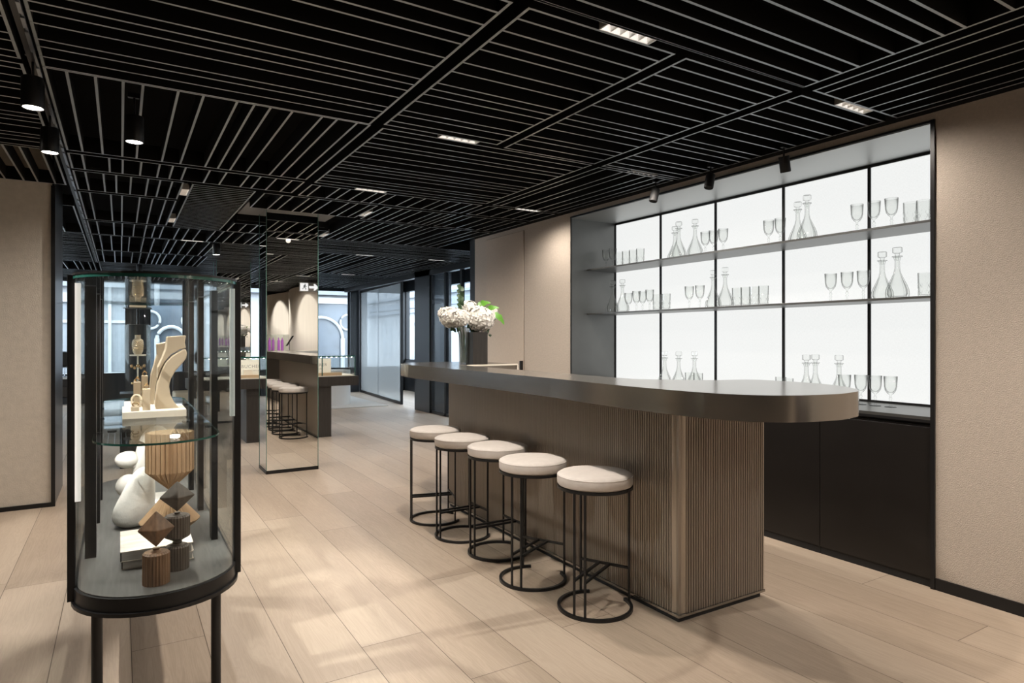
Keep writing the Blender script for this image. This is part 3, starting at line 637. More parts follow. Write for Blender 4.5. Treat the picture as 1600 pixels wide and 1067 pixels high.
m = MB(); m.box(BX0 + .0, BX1 - .02, BY0 + .0, BY1 - .02, 0, .029); m.build('plinth', 'blackmatt', bar)
def catmull(P, n=6):
    out = []; N = len(P)
    for i in range(N - 1):
        p0 = Vector(P[max(i - 1, 0)]); p1 = Vector(P[i]); p2 = Vector(P[i + 1]); p3 = Vector(P[min(i + 2, N - 1)])
        for k in range(n):
            t = k / n; out.append(tuple(.5 * ((2 * p1) + (-p0 + p2) * t + (2 * p0 - 5 * p1 + 4 * p2 - p3) * t * t + (-p0 + 3 * p1 - 3 * p2 + p3) * t ** 3)))
    out.append(tuple(P[-1])); return out
near = catmull([(2.135, 3.1), (2.108, 2.7), (2.102, 2.287), (2.145, 1.87), (2.29, 1.665), (2.528, 1.59), (2.69, 1.602), (2.82, 1.65), (2.97, 1.80), (3.055, 1.98), (3.068, 2.13), (3.058, 2.30), (3.02, 2.385), (2.94, 2.42)], 6)
top = [(2.125, 5.20)] + near + catmull([(2.828, 2.45), (2.66, 2.58), (2.52, 2.74), (2.492, 2.9), (2.49, 3.2)], 4) + [(2.49, 5.0), (3.035, 4.90), (3.035, 5.55), (2.55, 5.72), (2.30, 5.68), (2.17, 5.50)]
m = MB(); m.prism(top, ZB, ZT); m.build('countertop', 'bronze', bar, 30, bevel=.002)
m = MB(); m.box(2.53, 2.97, 2.5, 4.86, ZB - .16, ZB - .14); m.build('work_surface', 'steel_dark', bar)
m = MB(); m.box(2.74, 3.0, 4.92, 5.4, 0, ZB - .002); m.build('return_body', 'bronze_flute', bar)
m = MB(); m.box(2.53, 3.037, 4.886, 4.899, ZT - .010, ZT + .002); m.box(3.03, 3.04, 4.886, 4.899, 1.06, ZT - .01); m.build('return_edging', 'tray', bar)
# ------------------------------------------------------------------ bar stools
def make_stool():
    r = thing('bar_stool', (0, 0, 0), 'x', 'bar stool', 'round bar stools along the bar')
    prof = [(.001, .637), (.178, .637), (.190, .641), (.196, .65), (.197, .683), (.193, .693), (.183, .700), (.16, .7045), (.10, .707), (.001, .708)]
    m = MB(); m.lathe(prof, 48); m.build('cushion', 'cushion', r, 60, local=True)
    R = .188
    m = MB(); m.tube([((R + .007) * math.cos(a), (R + .007) * math.sin(a), .690) for a in [2 * math.pi * i / 48 for i in range(48)]], .0025, 6, True); m.build('seam', 'cushion', r, True, local=True)
    m = MB()
    ring = lambda z, a0, a1, n=48: [(R * math.cos(a0 + (a1 - a0) * i / n), R * math.sin(a0 + (a1 - a0) * i / n), z) for i in range(n + 1)]
    m.tube([(R * math.cos(a), R * math.sin(a), .630) for a in [2 * math.pi * i / 48 for i in range(48)]], .007, closed=True, sq=True)
    m.build('seat_ring', 'black', r, local=True)
    g = math.radians(33)
    m = MB(); m.tube(ring(.008, g, 2 * math.pi - g), .008, sq=True); m.build('floor_ring', 'black', r, local=True)
    L = [(math.radians(180 - 9)), (math.radians(180 + 9)), math.radians(48), math.radians(-48)]
    P = [(R * math.cos(a), R * math.sin(a)) for a in L]
    for x, y in P:
        m = MB(); m.box(x - .005, x + .005, y - .005, y + .005, .014, .626); m.build('leg', 'black', r, local=True)
    zf = .19
    m = MB(); m.box(P[2][0] - .006, P[2][0] + .006, P[3][1], P[2][1], zf - .006, zf + .006)
    for x, y in P[:2]: m.box(x, P[2][0], y - .006, y + .006, zf - .006, zf + .006)
    m.build('footrest', 'black', r, local=True)
    return r
st0 = make_stool()
SL = ['nearest cream-topped black wire bar stool, by the near corner of the bar', 'second nearest cream-topped bar stool along the bar', 'middle one of the five cream-topped bar stools', 'second farthest cream-topped bar stool along the bar', 'farthest cream-topped bar stool, by the far end of the bar']
for i, (x, y, rz) in enumerate([(2.109, 2.634, .48), (2.045, 3.125, .48), (2.105, 3.637, .0), (2.072, 4.078, .0), (2.077, 4.546, -.26)]):
    o = st0 if i == 0 else copy_tree(st0); o.location = (x, y, 0); o.rotation_euler = (0, 0, rz); o['label'] = SL[i]
# ------------------------------------------------------------------ flowers on the bar
VX, VY = 2.60, 5.09
va = thing('glass_vase', (VX, VY, ZT), 'tall ribbed clear glass vase of water at the far end of the bar', 'vase')
m = MB(); m.lathe([(.001, 0), (.036, 0), (.040, .006), (.046, .33), (.0435, .33), (.0375, .014), (.001, .012)], 40, mod=lambda a, k, i: 1 + (.04 if i % 2 else -.04) * (1 if k in (2, 3) else 0))
m.v = [(x + VX, y + VY, z + ZT) for x, y, z in m.v]; m.build('vessel', 'vase', va, 20, recalc=True)
m = MB(); m.lathe([(.001, .013), (.036, .015), (.041, .24), (.001, .2401)], 30); m.v = [(x + VX, y + VY, z + ZT) for x, y, z in m.v]; m.build('water', 'water', va, True)
def flower(px, py, r, Y, lab, seed):
    x, z = onY(px, py, Y); random.seed(seed)
    t = thing('hydrangea', (x, Y, z), lab, 'flower', 'ivory flowers in the bar vase')
    m = MB(); n = int(90 + 1700 * r)
    m.blob((x, Y, z), (r * .8, r * .8, r * .72), 20, 12)
    for i in range(n):
        u = 1 - 2 * (i + .5) / n; a = i * 2.39996; s = math.sqrt(max(0, 1 - u * u)); d = Vector((s * math.cos(a), s * math.sin(a), u))
        c = Vector((x, Y, z)) + Vector((d.x, d.y, d.z * .88)) * r * random.uniform(.80, 1.10)
        e1 = d.orthogonal().normalized(); e2 = d.cross(e1); ph = random.uniform(0, 1.6); k = .021 * random.uniform(.75, 1.2)
        for q in range(4):
            b = ph + q * math.pi / 2; u1 = e1 * math.cos(b) + e2 * math.sin(b); u2 = d.cross(u1)
            m.add([c - d * .003, c + u1 * k * .6 + u2 * k * .55 + d * .001, c + u1 * k * 1.15 + d * .004, c + u1 * k * .6 - u2 * k * .55 + d * .001], [(0, 3, 2, 1)])
    m.build('bloom', 'petal', t)
    m = MB(); m.tube([(x, Y, z - r * .7), (VX + (x - VX) * .35, VY + (Y - VY) * .4, ZT + .32), (VX - (x - VX) * .12, VY, ZT + .02)], .004, 6); m.build('stem', 'stem', t, True)
flower(706, 496, .098, 5.05, 'large ivory hydrangea at the left of the vase', 1)
flower(751, 498, .122, 4.99, 'largest ivory hydrangea at the right of the vase', 2)
flower(720, 497, .075, 4.90, 'round rose-like ivory bloom at the front centre of the bouquet', 3)
flower(696, 490, .06, 5.12, 'small ivory bloom at the far left edge of the bouquet', 5)
flower(766, 490, .07, 5.08, 'small ivory bloom at the right edge of the bouquet', 6)
flower(732, 484, .085, 5.16, 'ivory bloom at the top centre behind the others', 4)
def leaf_blade(m, base, tip, wd, nrm, curl=.03, notch=0):
    base = Vector(base); tip = Vector(tip); d = tip - base; s = d.cross(Vector(nrm)).normalized(); nn = s.cross(d).normalized(); n = 10; vs = []
    for i in range(n + 1):
        t = i / n; w_ = wd * math.sin(math.pi * min(1, t ** .75)) ** .8 if 0 < t < 1 else 0
        if notch and i % 3 == 1: w_ *= 1 - notch
        c = base + d * t - nn * (curl * math.sin(t * math.pi) * -1)
        vs += [c - s * w_ + nn * w_ * .25, c, c + s * w_ + nn * w_ * .25]
    fs = [(3 * i + j, 3 * i + j + 1, 3 * i + j + 4, 3 * i + j + 3) for i in range(n) for j in (0, 1)]
    m.add(vs, fs)
def pt(px, py, Y): x, z = onY(px, py, Y); return (x, Y, z)
for nm, lab, bl in (('green_leaf', 'bright green curling leaf, upper one right of the flowers', [((745, 482), (767, 473), .045)]),
                    ('green_leaf', 'bright green leaf, middle one right of the flowers', [((757, 488), (780, 481), .042)]),
                    ('green_leaf', 'large bright green leaf, lowest and farthest right of the flowers', [((766, 490), (788, 508), .055)])):
    m = MB()
    for a, b_, wd in bl: leaf_blade(m, pt(*a, 5.0), pt(*b_, 4.95), wd, (0, -.6, .8), .02, .2)
    a = bl[0][0]; m.tube([pt(*a, 5.0), pt(740, 500, 5.06), (VX, VY, ZT + .25)], .0025, 5)
    tag(m.build(nm, 'leaf', smooth=True), lab, 'leaf', 'bright leaves in the bar vase')
m = MB(); random.seed(9)
for k in range(11):
    py = 447 + 3.6 * k; a = pt(719 + random.uniform(-1, 1), py + 3, 5.12); s = 1 if k % 2 else -1
    leaf_blade(m, a, pt(719 + s * 5.5, py - 1, 5.12 + random.uniform(-.03, .03)), .026, (0, -1, .3), .004)
m.tube([pt(719, 446, 5.12), pt(720, 500, 5.12), (VX, VY, ZT + .2)], .003, 5)
tag(m.build('eucalyptus_sprig', 'leafd', smooth=True), 'dark green leafy sprig rising straight above the flowers', 'sprig')
m = MB(); random.seed(3)
for k in range(22):
    q = random.choice([(708, 512), (714, 513), (733, 507), (739, 512), (744, 514), (766, 521), (760, 515)]); a = pt(q[0] + random.uniform(-3, 3), q[1] + random.uniform(-4, 3), 5.02)
    leaf_blade(m, a, (a[0] + random.uniform(-.03, .03), a[1] + random.uniform(-.03, .02), a[2] - random.uniform(.02, .045)), .016, (0, -1, .2), .005)
for q in ((708, 512), (733, 507), (742, 513), (766, 522)): m.tube([pt(*q, 5.02), (VX, VY, ZT + .28), (VX + .01, VY, ZT + .03)], .002, 5)
tag(m.build('foliage_collar', 'leafd', smooth=True), 'dark leaves and stems under the blooms, at the vase mouth', 'foliage')
m = MB(); x0, _ = onY(736.5, 540, 4.98); x1, _ = onY(759.5, 540, 4.98)
m.box(x0, x1, 4.95, 5.09, ZT, ZT + .285)
tag(m.build('black_stand', 'table_dark', bevel=.003), 'black upright box beside the flower vase on the bar', 'box')

# ------------------------------------------------------------------ mirrored pillars
def pillar(X0, X1, Y0, Y1, zt, lab):
    t = thing('mirrored_pillar', ((X0 + X1) / 2, (Y0 + Y1) / 2, 0), lab, 'pillar')
    MB().box(X0, X1, Y0, Y1, .035, zt).build('mirror_cladding', 'mirror', t)
    m = MB()
    for x in (X0, X1):
        for y in (Y0, Y1): m.box(x - .003, x + .003, y - .003, y + .003, .035, zt)
    m.build('corner_edges', 'mirror_edge', t)
    MB().box(X0 - .004, X1 + .004, Y0 - .004, Y1 + .004, 0, .035).build('plinth', 'black', t)
pillar(1.277, 1.80, 6.93, 7.32, 2.725, 'tall mirror-clad pillar reflecting the bar stools, in the middle of the room')
pillar(1.34, 1.86, 11.45, 11.85, 2.725, 'second mirror-clad pillar, farther back behind the glass display case')

# ------------------------------------------------------------------ standing glass display case (left foreground)
VC = .13
def stadium(r, y0=2.90, y1=4.68, n=20, cx=VC):
    return [(cx + r * math.cos(a), y0 + r * math.sin(a)) for a in [math.pi + math.pi * i / n for i in range(n + 1)]] + [(cx + r * math.cos(a), y1 + r * math.sin(a)) for a in [math.pi * i / n for i in range(n + 1)]]
cs = thing('display_case', (VC, 3.8, 0), 'tall black-framed glass display case with rounded ends on slim legs', 'display case')
m = MB(); m.prism(stadium(.288), .415, .428); m.prism(stadium(.279), .428, .478); m.build('base_frame', 'black', cs, 30)
m = MB(); m.prism(stadium(.268), .478, .482); m.build('deck', 'grey_deck', cs, 30)
def wall_ring(poly_o, poly_i, z0, z1):
    n = len(poly_o); mm = MB()
    for P, flip in ((poly_o, False), (poly_i, True)):
        vs = [(x, y, z0) for x, y in P] + [(x, y, z1) for x, y in P]
        mm.add(vs, [(i, (i + 1) % n, n + (i + 1) % n, n + i)[::-1 if flip else 1] for i in range(n)])
    return mm
g_ = wall_ring(stadium(.275), stadium(.270), .482, 1.615); g_.build('glass_enclosure', 'pane', cs, 30)
m = MB(); m.prism(stadium(.282), 1.616, 1.630, 0, 1); m.build('glass_lid', ['pane', 'edge'], cs, 30)
m = wall_ring(stadium(.284), stadium(.276), 1.628, 1.636); m2 = stadium(.284); m3 = stadium(.276); n = len(m2)
m.add([(x, y, 1.636) for x, y in m2] + [(x, y, 1.636) for x, y in m3], [(i, (i + 1) % n, n + (i + 1) % n, n + i) for i in range(n)])
m.build('top_rim', 'black', cs)
for sx in (-1, 1):
    for y0 in (2.86, 4.70):
        x = VC + sx * .284
        MB().box(x - .013, x + .013, y0, y0 + .05, .43, 1.632).build('corner_post', 'black', cs, bevel=.003)
    x = VC + sx * .262
    MB().box(x - .010, x + .008, 2.835, 2.85, .80 if sx < 0 else 1.08, 1.60).build('light_strip', 'ledstrip' if sx < 0 else 'ledstrip2', cs)
    for y0 in (3.20, 3.78, 4.31):
        x = VC + sx * .236
        MB().box(x - (.02 if sx < 0 else .013), x + (.02 if sx < 0 else .013), y0, y0 + .07, .482, 1.614).build('shelf_upright', 'black', cs)
        MB().box(x - sx * .02 - .02, x - sx * .02 + .02, y0 + .005, y0 + .02, .992, 1.002).build('shelf_bracket', 'black', cs)
for x, y in ((-.074, 2.84), (.330, 2.84), (-.055, 4.62), (.345, 4.62)):
    MB().tube([(x, y, 0), (x, y, .416)], .0185, 20).build('leg', 'black', cs, True)
m = MB(); m.prism(stadium(.222, 2.93, 4.62), 1.003, 1.011, 0, 1); m.build('glass_shelf', ['pane', 'edge'], cs, 30)
for x, y in ((.19, 2.95), (-.03, 3.25), (.27, 3.45)):
    m = MB(); m.lathe([(.001, .994), (.017, .994), (.018, 1.003), (.001, 1.0031)], 20, x, y); m.build('puck_lamp', 'lamp' if x == .19 else 'black', cs, True)
light('case_lamp', 'SPOT', (.19, 3.02, .985), 4.0, NEUT, (.15, 3.45, .48), .01, 130, .6)
light('case_lamp', 'SPOT', (.0, 2.80, 1.60), 5.0, WARM, (.12, 2.95, .6), .01, 60, .6)
light('case_lamp', 'SPOT', (-.02, 3.72, .985), 8.0, NEUT, (.06, 3.8, .48), .01, 130, .6)
light('case_lamp', 'SPOT', (.05, 2.95, 1.60), 8.0, WARM, (.14, 3.7, 1.15), .01, 70, .6)

# contents, upper level
def prof_box(name, pxs, Y0, Y1, mat, lab, cat, bev=.004, group=None, parent=None):
    m = MB(); m.xz([onY(px, py, Y0) for px, py in pxs], Y0, Y1); o = m.build(name, mat, parent, bevel=bev)
    if parent is None: tag(o, lab, cat, group)
    return o
xa, _ = onY(191, 640, 3.60); xb, _ = onY(291, 640, 3.60)
tag(bx('display_tray', 'tray', xa, xb, 3.58, 3.88, 1.011, 1.045, bevel=.004), 'pale tray in front under the cream bust, on the glass shelf', 'tray')
tag(bx('display_tray', 'tray', xa + .01, xb - .04, 3.93, 4.25, 1.011, 1.040, bevel=.004), 'pale tray behind the first, on the glass shelf', 'tray')
bu = thing('jewellery_bust', (.2, 3.7, 1.045), 'cream leather jewellery bust with sweeping curved neck and waist', 'bust')
YB = 3.66; YQ = 3.76
body = [(243, 637), (243.5, 618), (246, 598), (251, 580), (258, 566), (268, 555), (280, 547), (290, 543), (292.5, 550), (291, 558), (284, 567), (274, 578), (267, 590), (264.5, 602), (266, 614), (272, 626), (279, 634), (279, 637)]
z0 = onY(243, 637, YB)[1]
P = [(x, z - z0 + 1.045) for x, z in [onY(a, b_, YB) for a, b_ in body]]
m = MB(); m.xz(P, YB, YQ); m.build('front_curve', 'cream', bu, bevel=.006)
nk = [(262, 524), (291, 522), (289, 533), (291, 542), (282, 544), (268, 552), (257, 564), (250, 578), (246, 590), (247, 572), (254, 557), (259, 545), (261, 535)]
P = [(x, z - z0 + 1.045) for x, z in [onY(a, b_, YB + .01) for a, b_ in nk]]
m = MB(); m.xz(P, YB + .015, YQ + .05); m.build('neck', 'cream', bu, bevel=.006)
bu2 = thing('jewellery_bust', (.14, 4.0, 1.04), 'slimmer cream jewellery bust standing behind and left of the large one', 'bust')
b2 = [(238, 622), (232, 621), (233, 600), (236, 575), (241, 558), (245, 545), (244, 528), (262, 525), (262, 540), (257, 552), (250, 566), (245, 582), (242, 600), (241, 622)]
P = [(x, z) for x, z in [onY(a, b_, 4.0) for a, b_ in b2]]; zz = min(z for x, z in P)
m = MB(); m.xz([(x, z - zz + 1.040) for x, z in P], 3.97, 4.06); m.build('curve', 'cream', bu2, bevel=.006)
def blk(px0, px1, ptop, Y, lab, zb=1.045, ring=True):
    x0, z1 = onY(px0, ptop, Y); x1, _ = onY(px1, ptop, Y)
    t = thing('ring_stand', ((x0 + x1) / 2, Y, zb), lab, 'jewellery stand', 'cream jewellery stands')
    MB().box(x0, x1, Y, Y + .035, zb, z1).build('block', 'cream', t, bevel=.002)
    c = ((x0 + x1) / 2, Y + .018, z1 + .010)
    m = MB(); m.tube([(c[0] + .010 * math.cos(a), c[1], c[2] + .010 * math.sin(a)) for a in [2 * math.pi * i / 20 for i in range(20)]], .0022, 6, True); m.blob((c[0], c[1], c[2] + .013), (.005, .005, .005), 8, 6)
    m.build('gold_ring', 'gold', t, True)
blk(223, 235, 608, 3.62, 'tall cream block with a gold ring, nearest the bust'); blk(208.5, 220, 597, 3.80, 'cream block behind the watch holder, at the left'); blk(221, 231, 587, 3.82, 'tallest cream block, at the back of the tray')
wx, wz = onY(211, 632, 3.60)
t = thing('watch_holder', (wx, 3.6, 1.045), 'small cream cushion holding a round gold watch bangle', 'watch holder')
MB().box(wx - .018, wx + .018, 3.585, 3.62, 1.045, 1.068).build('base', 'cream', t, bevel=.003)
m = MB(); m.tube([(wx + .006 + .020 * math.cos(a), 3.602 + .008 * math.sin(a), 1.095 + .026 * math.sin(a)) for a in [2 * math.pi * i / 28 for i in range(28)]], .006, 8, True); m.build('bangle', 'cream', t, True)
m = MB(); m.tube([(wx + .002 + .013 * math.cos(a), 3.592, 1.078 + .008 * math.sin(a)) for a in [2 * math.pi * i / 20 for i in range(20)]], .003, 6, True); m.build('gold_clasp', 'gold', t, True)
# contents, lower level
ZD = .482
def pleated(name, cx, cy, prof, n, amp, mat, parent):
    m = MB(); m.lathe(prof, n * 2, cx, cy, mod=lambda a, k, i: 1 + (amp if i % 2 else -amp)); return m.build(name, mat, parent)
def totem(px, Y, parts, lab, mats):
    x, _ = onY(px, 800, Y); t = thing('wooden_sculpture', (x, Y, ZD), lab, 'sculpture'); z = ZD
    for k, (kind, r, h) in enumerate(parts):
        mt = mats[k % len(mats)]
        if kind == 'drum': pleated('ribbed_drum', x, Y, [(.001, z), (r, z + .0005), (r, z + h - .006), (r * .85, z + h), (.001, z + h + .0005)], 26, .025, mt, t)
        if kind == 'neck': MB().lathe([(r * .9, z), (r * .5, z + h * .5), (r * .6, z + h)], 20, x, Y).build('neck', mt, t, True)
        if kind == 'cone': pleated('ribbed_cone', x, Y, [(.006, z), (r, z + h)], 26, .025, mt, t)
        if kind == 'diamond':
            m = MB(); hh = h / 2; w_ = r
            m.add([(x, Y, z), (x, Y, z + h)] + [(x + w_ * c, Y + w_ * .62 * s, z + hh) for c, s in ((1, 0), (0, 1), (-1, 0), (0, -1))], [(0, 3, 2), (0, 4, 3), (0, 5, 4), (0, 2, 5), (1, 2, 3), (1, 3, 4), (1, 4, 5), (1, 5, 2)]); m.build('diamond_block', mt, t, bevel=.003)
        if kind == 'bicone': pleated('pleated_double_cone', x, Y, [(r * .42, z), (r, z + h * .3), (r * .06, z + h)], 34, .05, mt, t)
        if kind == 'prism': pleated('pleated_lantern', x, Y, [(.006, z), (r, z + h * .33), (r, z + h), (.001, z + h + .0005)], 30, .09, mt, t)
        z += h
totem(244, 2.75, [('drum', .045, .118), ('neck', .022, .014), ('diamond', .064, .14)], 'brown wooden sculpture of a diamond on a ribbed drum, nearest the glass', ['walnut'])
totem(277, 2.88, [('drum', .042, .095), ('neck', .03, .012), ('cone', .045, .022), ('drum', .045, .085), ('neck', .02, .01), ('diamond', .066, .125)], 'smoky dark wooden sculpture, taller stack topped by a diamond', ['darkwood'])
totem(265.5, 3.42, [('bicone', .123, .205), ('prism', .094, .27)], 'large pleated tan sculpture, lantern balanced on a double cone', ['paper'])
def book(x0, x1, y0, y1, z0, h, lab, g='large books in the case', rz=0, cover='book_cover'):
    t = thing('book', ((x0 + x1) / 2, (y0 + y1) / 2, z0), lab, 'book', g, rz)
    cx, cy = (x0 + x1) / 2, (y0 + y1) / 2; a, b_ = (x1 - x0) / 2, (y1 - y0) / 2
    m = MB(); m.box(-a, a, -b_, b_, 0, .003); m.box(-a, a, -b_, b_, h - .003, h); m.box(-a, -a + .004, -b_, b_, .003, h - .003, 1); m.build('cover', [cover, 'spine'], t, local=True)
    MB().box(-a + .004, a - .006, -b_ + .005, b_ - .005, .003, h - .003).build('pages', 'pages', t, local=True)
xa, _ = onY(188, 880, 2.95); xb, _ = onY(302, 880, 2.95)
book(xa + .004, xb + .004, 2.97, 3.29, ZD, .036, 'lower thick book of the front stack, under the wooden sculptures'); book(xa, xb, 2.95, 3.27, ZD + .036, .040, 'upper book of the front stack, with pale marbled cover')
xa, _ = onY(187, 775, 3.9); xb, _ = onY(268, 775, 3.9)
book(xa, xb, 3.86, 4.12, ZD, .05, 'white-covered book farther back in the case, beside the white figure', cover='white_plaster')
x, _ = onY(214, 790, 3.64); random.seed(2)
ws = thing('stone_sculpture', (x, 3.64, ZD), 'rough white pear-shaped sculpture leaning right, in the lower case', 'sculpture')
m = MB(); prof = []
N_ = 28
path = [(-.018, .0, .06), (-.024, .03, .088), (-.016, .09, .092), (.006, .16, .072), (.02, .21, .062), (.026, .25, .046), (.028, .28, .02), (.028, .285, .001)]
vs = []; rs = [(-.02, .0, .001)] + path
for (dx, dz, r) in rs:
    for i in range(N_):
        a = 2 * math.pi * i / N_; k = 1 + .05 * math.sin(3 * a + dz * 20); vs.append((x + dx + r * k * math.cos(a), 3.64 + r * .8 * k * math.sin(a), ZD + dz))
m.add(vs, [(j * N_ + i, j * N_ + (i + 1) % N_, (j + 1) * N_ + (i + 1) % N_, (j + 1) * N_ + i) for j in range(len(rs) - 1) for i in range(N_)]); m.build('body', 'white_plaster', ws, 'all', sub=1)
x, _ = onY(212, 760, 3.98)
w2 = thing('stone_sculpture', (x, 3.98, ZD + .05), 'smooth white looping sculpture with round lobes, behind the pear-shaped one', 'sculpture')
m = MB(); Y = 3.98
P = [(x + .03, Y, ZD + .05), (x + .025, Y, ZD + .12), (x + .03, Y, ZD + .22), (x + .045, Y, ZD + .32), (x + .075, Y, ZD + .39), (x + .11, Y, ZD + .395), (x + .125, Y, ZD + .33), (x + .125, Y, ZD + .27)]
m.tube(catmull(P, 5), .042, 16); m.blob((x - .035, Y, ZD + .27), (.062, .05, .045)); m.blob((x - .035, Y, ZD + .13), (.058, .05, .062)); m.tube([(x - .03, Y, ZD + .27), (x + .03, Y, ZD + .22)], .03, 12); m.tube([(x - .03, Y, ZD + .12), (x + .03, Y, ZD + .12)], .035, 12)
m.build('body', 'white_plaster', w2, 'all')

# ------------------------------------------------------------------ middle distance
tb = thing('display_table', (1.95, 9.3, 0), 'dark table on thick square legs carrying a glass jewellery case, behind the pillar', 'table')
MB().box(.75, 2.93, 9.05, 9.75, .72, .85).build('tabletop', 'table_dark', tb)
for x0 in (1.43, 2.375): MB().box(x0, x0 + .18, 9.12, 9.62, 0, .72).build('leg', 'table_dark', tb)
gc = thing('table_vitrine', (1.95, 9.3, .85), 'low glass jewellery case with lit top edge on the dark table', 'display case')
m = MB(); X0, X1, Y0, Y1 = .85, 2.90, 9.12, 9.68
for a in ((X0, X1, Y0, Y0 + .006), (X0, X1, Y1 - .006, Y1), (X0, X0 + .006, Y0 + .006, Y1 - .006), (X1 - .006, X1, Y0 + .006, Y1 - .006)): m.box(*a, .862, 1.13)
m.build('glass_sides', 'pane', gc)
m = MB(); m.box(X0, X1, Y0, Y1, 1.131, 1.141); m.build('glass_top', 'pane', gc)
m = MB(); m.box(X0, X1, Y0, Y1, .85, .861); m.build('base', 'tray', gc)
m = MB()
for x in (X0, 1.9, 2.42, X1 - .01): m.box(x, x + .012, Y0 - .004, Y0 + .008, .861, 1.131)
m.box(X0, X1, Y0 - .004, Y0 + .004, 1.125, 1.143); m.build('frame', 'edge', gc)
m = MB()
for k in range(28): m.box(X0 + .05 + .072 * k, X0 + .062 + .072 * k, Y0 + .01, Y0 + .022, 1.120, 1.130)
m.build('led_dots', 'lamp', gc)
def text_mesh(txt, size, mat, parent, loc, name='lettering', mirror=False):
    cu = bpy.data.curves.new(name, 'FONT'); cu.body = txt; cu.size = size; cu.align_x = 'CENTER'; cu.extrude = .0006; cu.space_character = 1.15
    o = bpy.data.objects.new(name, cu); COL.objects.link(o)
    me = bpy.data.meshes.new_from_object(o); bpy.data.objects.remove(o)
    w = world_loc(parent)
    me.materials.clear(); me.materials.append(M[mat])
    for v in me.vertices: x, y, z = v.co; v.co = (x + loc[0] - w[0], -z + loc[1] - w[1], y + loc[2] - w[2])
    o = bpy.data.objects.new(name, me); COL.objects.link(o); o.parent = parent
for x, lab in ((1.535, 'cream BUCHERER card in the glass case, left of the mirrored pillar'), (2.36, 'cream BUCHERER card in the glass case, right of the mirrored pillar')):
    t = thing('brand_card', (x, 9.5, .861), lab, 'sign', 'cream cards in the table case')
    hw = .24
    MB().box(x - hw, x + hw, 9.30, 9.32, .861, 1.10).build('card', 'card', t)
    text_mesh('BUCHERER', .060, 'ink', t, (x + .02, 9.299, .99)); text_mesh('FINE JEWELLERY', .022, 'ink', t, (x + .02, 9.299, .945), 'small_lettering')
for x0, x1, lab in ((1.36, 1.62, 'tan wooden jewellery block in the case, left of the pillar'), (2.30, 2.72, 'tan wooden jewellery block in the case, right of the pillar')):
    tag(bx('jewellery_block', 'felt', x0, x1, 9.16, 9.24, .861, .90, bevel=.003), lab, 'display block')
tag(bx('ring_box', 'tray', 1.41, 1.53, 9.245, 9.295, .861, .97, bevel=.004), 'small cream ring box standing in the table case', 'box')
# white drum pedestal and rug
m = MB(); m.prism([(3.72 + .36 * math.cos(a) * 1.25, 13.5 + .42 * math.sin(a)) for a in [2 * math.pi * i / 40 for i in range(40)]], 0, .72)
tag(m.build('white_pedestal', 'white_base', smooth=30, bevel=.004), 'white rounded pedestal desk behind the dark table', 'pedestal')
tag(bx('floor_rug', 'rug', 2.6, 4.7, 12.6, 15.2, 0, .012), 'pale rug in front of the window wall', 'rug')
be = thing('lounge_bench', (1.2, 12.6, 0), 'low beige bench seat seen between case and table leg', 'bench')
MB().box(.8, 2.2, 12.5, 13.1, .03, .25).build('base', 'beige_door', be, bevel=.01); MB().box(.8, 2.2, 12.48, 13.1, .26, .45).build('seat', 'cream', be, bevel=.03); MB().box(.8, 2.2, 13.0, 13.15, .45, .78).build('backrest', 'darkblue', be, bevel=.02)
# far left desk, chair and round mirror
dk = thing('white_desk', (-.75, 12.7, 0), 'small white-topped desk beyond the left wall pier', 'desk')
MB().box(-1.5, -.5, 12.5, 13.1, .735, .76).build('desktop', 'white_base', dk, bevel=.003); MB().box(-1.45, -.55, 12.55, 13.05, .60, .735).build('drawer_box', 'table_dark', dk)
for x in (-1.45, -.55):
    for y in (12.55, 13.03): MB().box(x - .01, x + .01, y - .01, y + .01, 0, .60).build('leg', 'black', dk)
ch = thing('desk_chair', (-.75, 12.1, 0), 'dark chair with thin metal legs before the white desk', 'chair')
MB().box(-1.0, -.55, 11.9, 12.35, .40, .50).build('seat', 'darkblue', ch, bevel=.02)
MB().box(-1.0, -.55, 11.88, 11.93, .50, .66).build('backrest', 'table_dark', ch, bevel=.02)
for x in (-.98, -.57):
    for y in (11.93, 12.32): MB().tube([(x, y, .40), (x, y, 0)], .009, 8).build('leg', 'black', ch)
rm = thing('table_mirror', (-.74, 12.8, .76), 'round black table mirror on the white desk', 'mirror')
m = MB(); m.tube([(-.78 + .105 * math.cos(a), 12.8, 1.04 + .125 * math.sin(a)) for a in [2 * math.pi * i / 32 for i in range(32)]], .009, 8, True); m.tube([(-.78, 12.8, .77), (-.78, 12.8, .915)], .008, 8); m.lathe([(.001, .76), (.06, .76), (.06, .77), (.001, .771)], 24, -.78, 12.8); m.build('stand', 'chrome', rm, True)
m = MB(); m.blob((-.78, 12.8, 1.04), (.10, .006, .12), 24, 12); m.build('glass', 'screen', rm, True)
# glass-domed jewellery stand behind the case
gd = thing('glass_cloche', (.165, 8.2, 0), 'dark pedestal with a clear glass cylinder over a small cream bust', 'display stand')
cx, cy = .165, 8.2
MB().box(cx - .17, cx + .17, cy - .17, cy + .17, 0, .80).build('pedestal', 'darkblue', gd, bevel=.004)
m = MB(); m.lathe([(.125, .80), (.125, 1.54), (.001, 1.5401)], 40, cx, cy, cap=False); m.build('glass_cylinder', 'pane', gd, True)
m = MB(); m.lathe([(.001, 1.20), (.08, 1.20), (.08, 1.215), (.001, 1.2151)], 24, cx, cy); m.lathe([(.008, .80), (.008, 1.20)], 10, cx, cy); m.build('plate', 'tray', gd, True)
m = MB(); m.lathe([(.035, 1.216), (.05, 1.25), (.058, 1.33), (.052, 1.37), (.028, 1.39), (.028, 1.425), (.032, 1.43)], 20, cx, cy); m.build('small_bust', 'cream', gd, True)
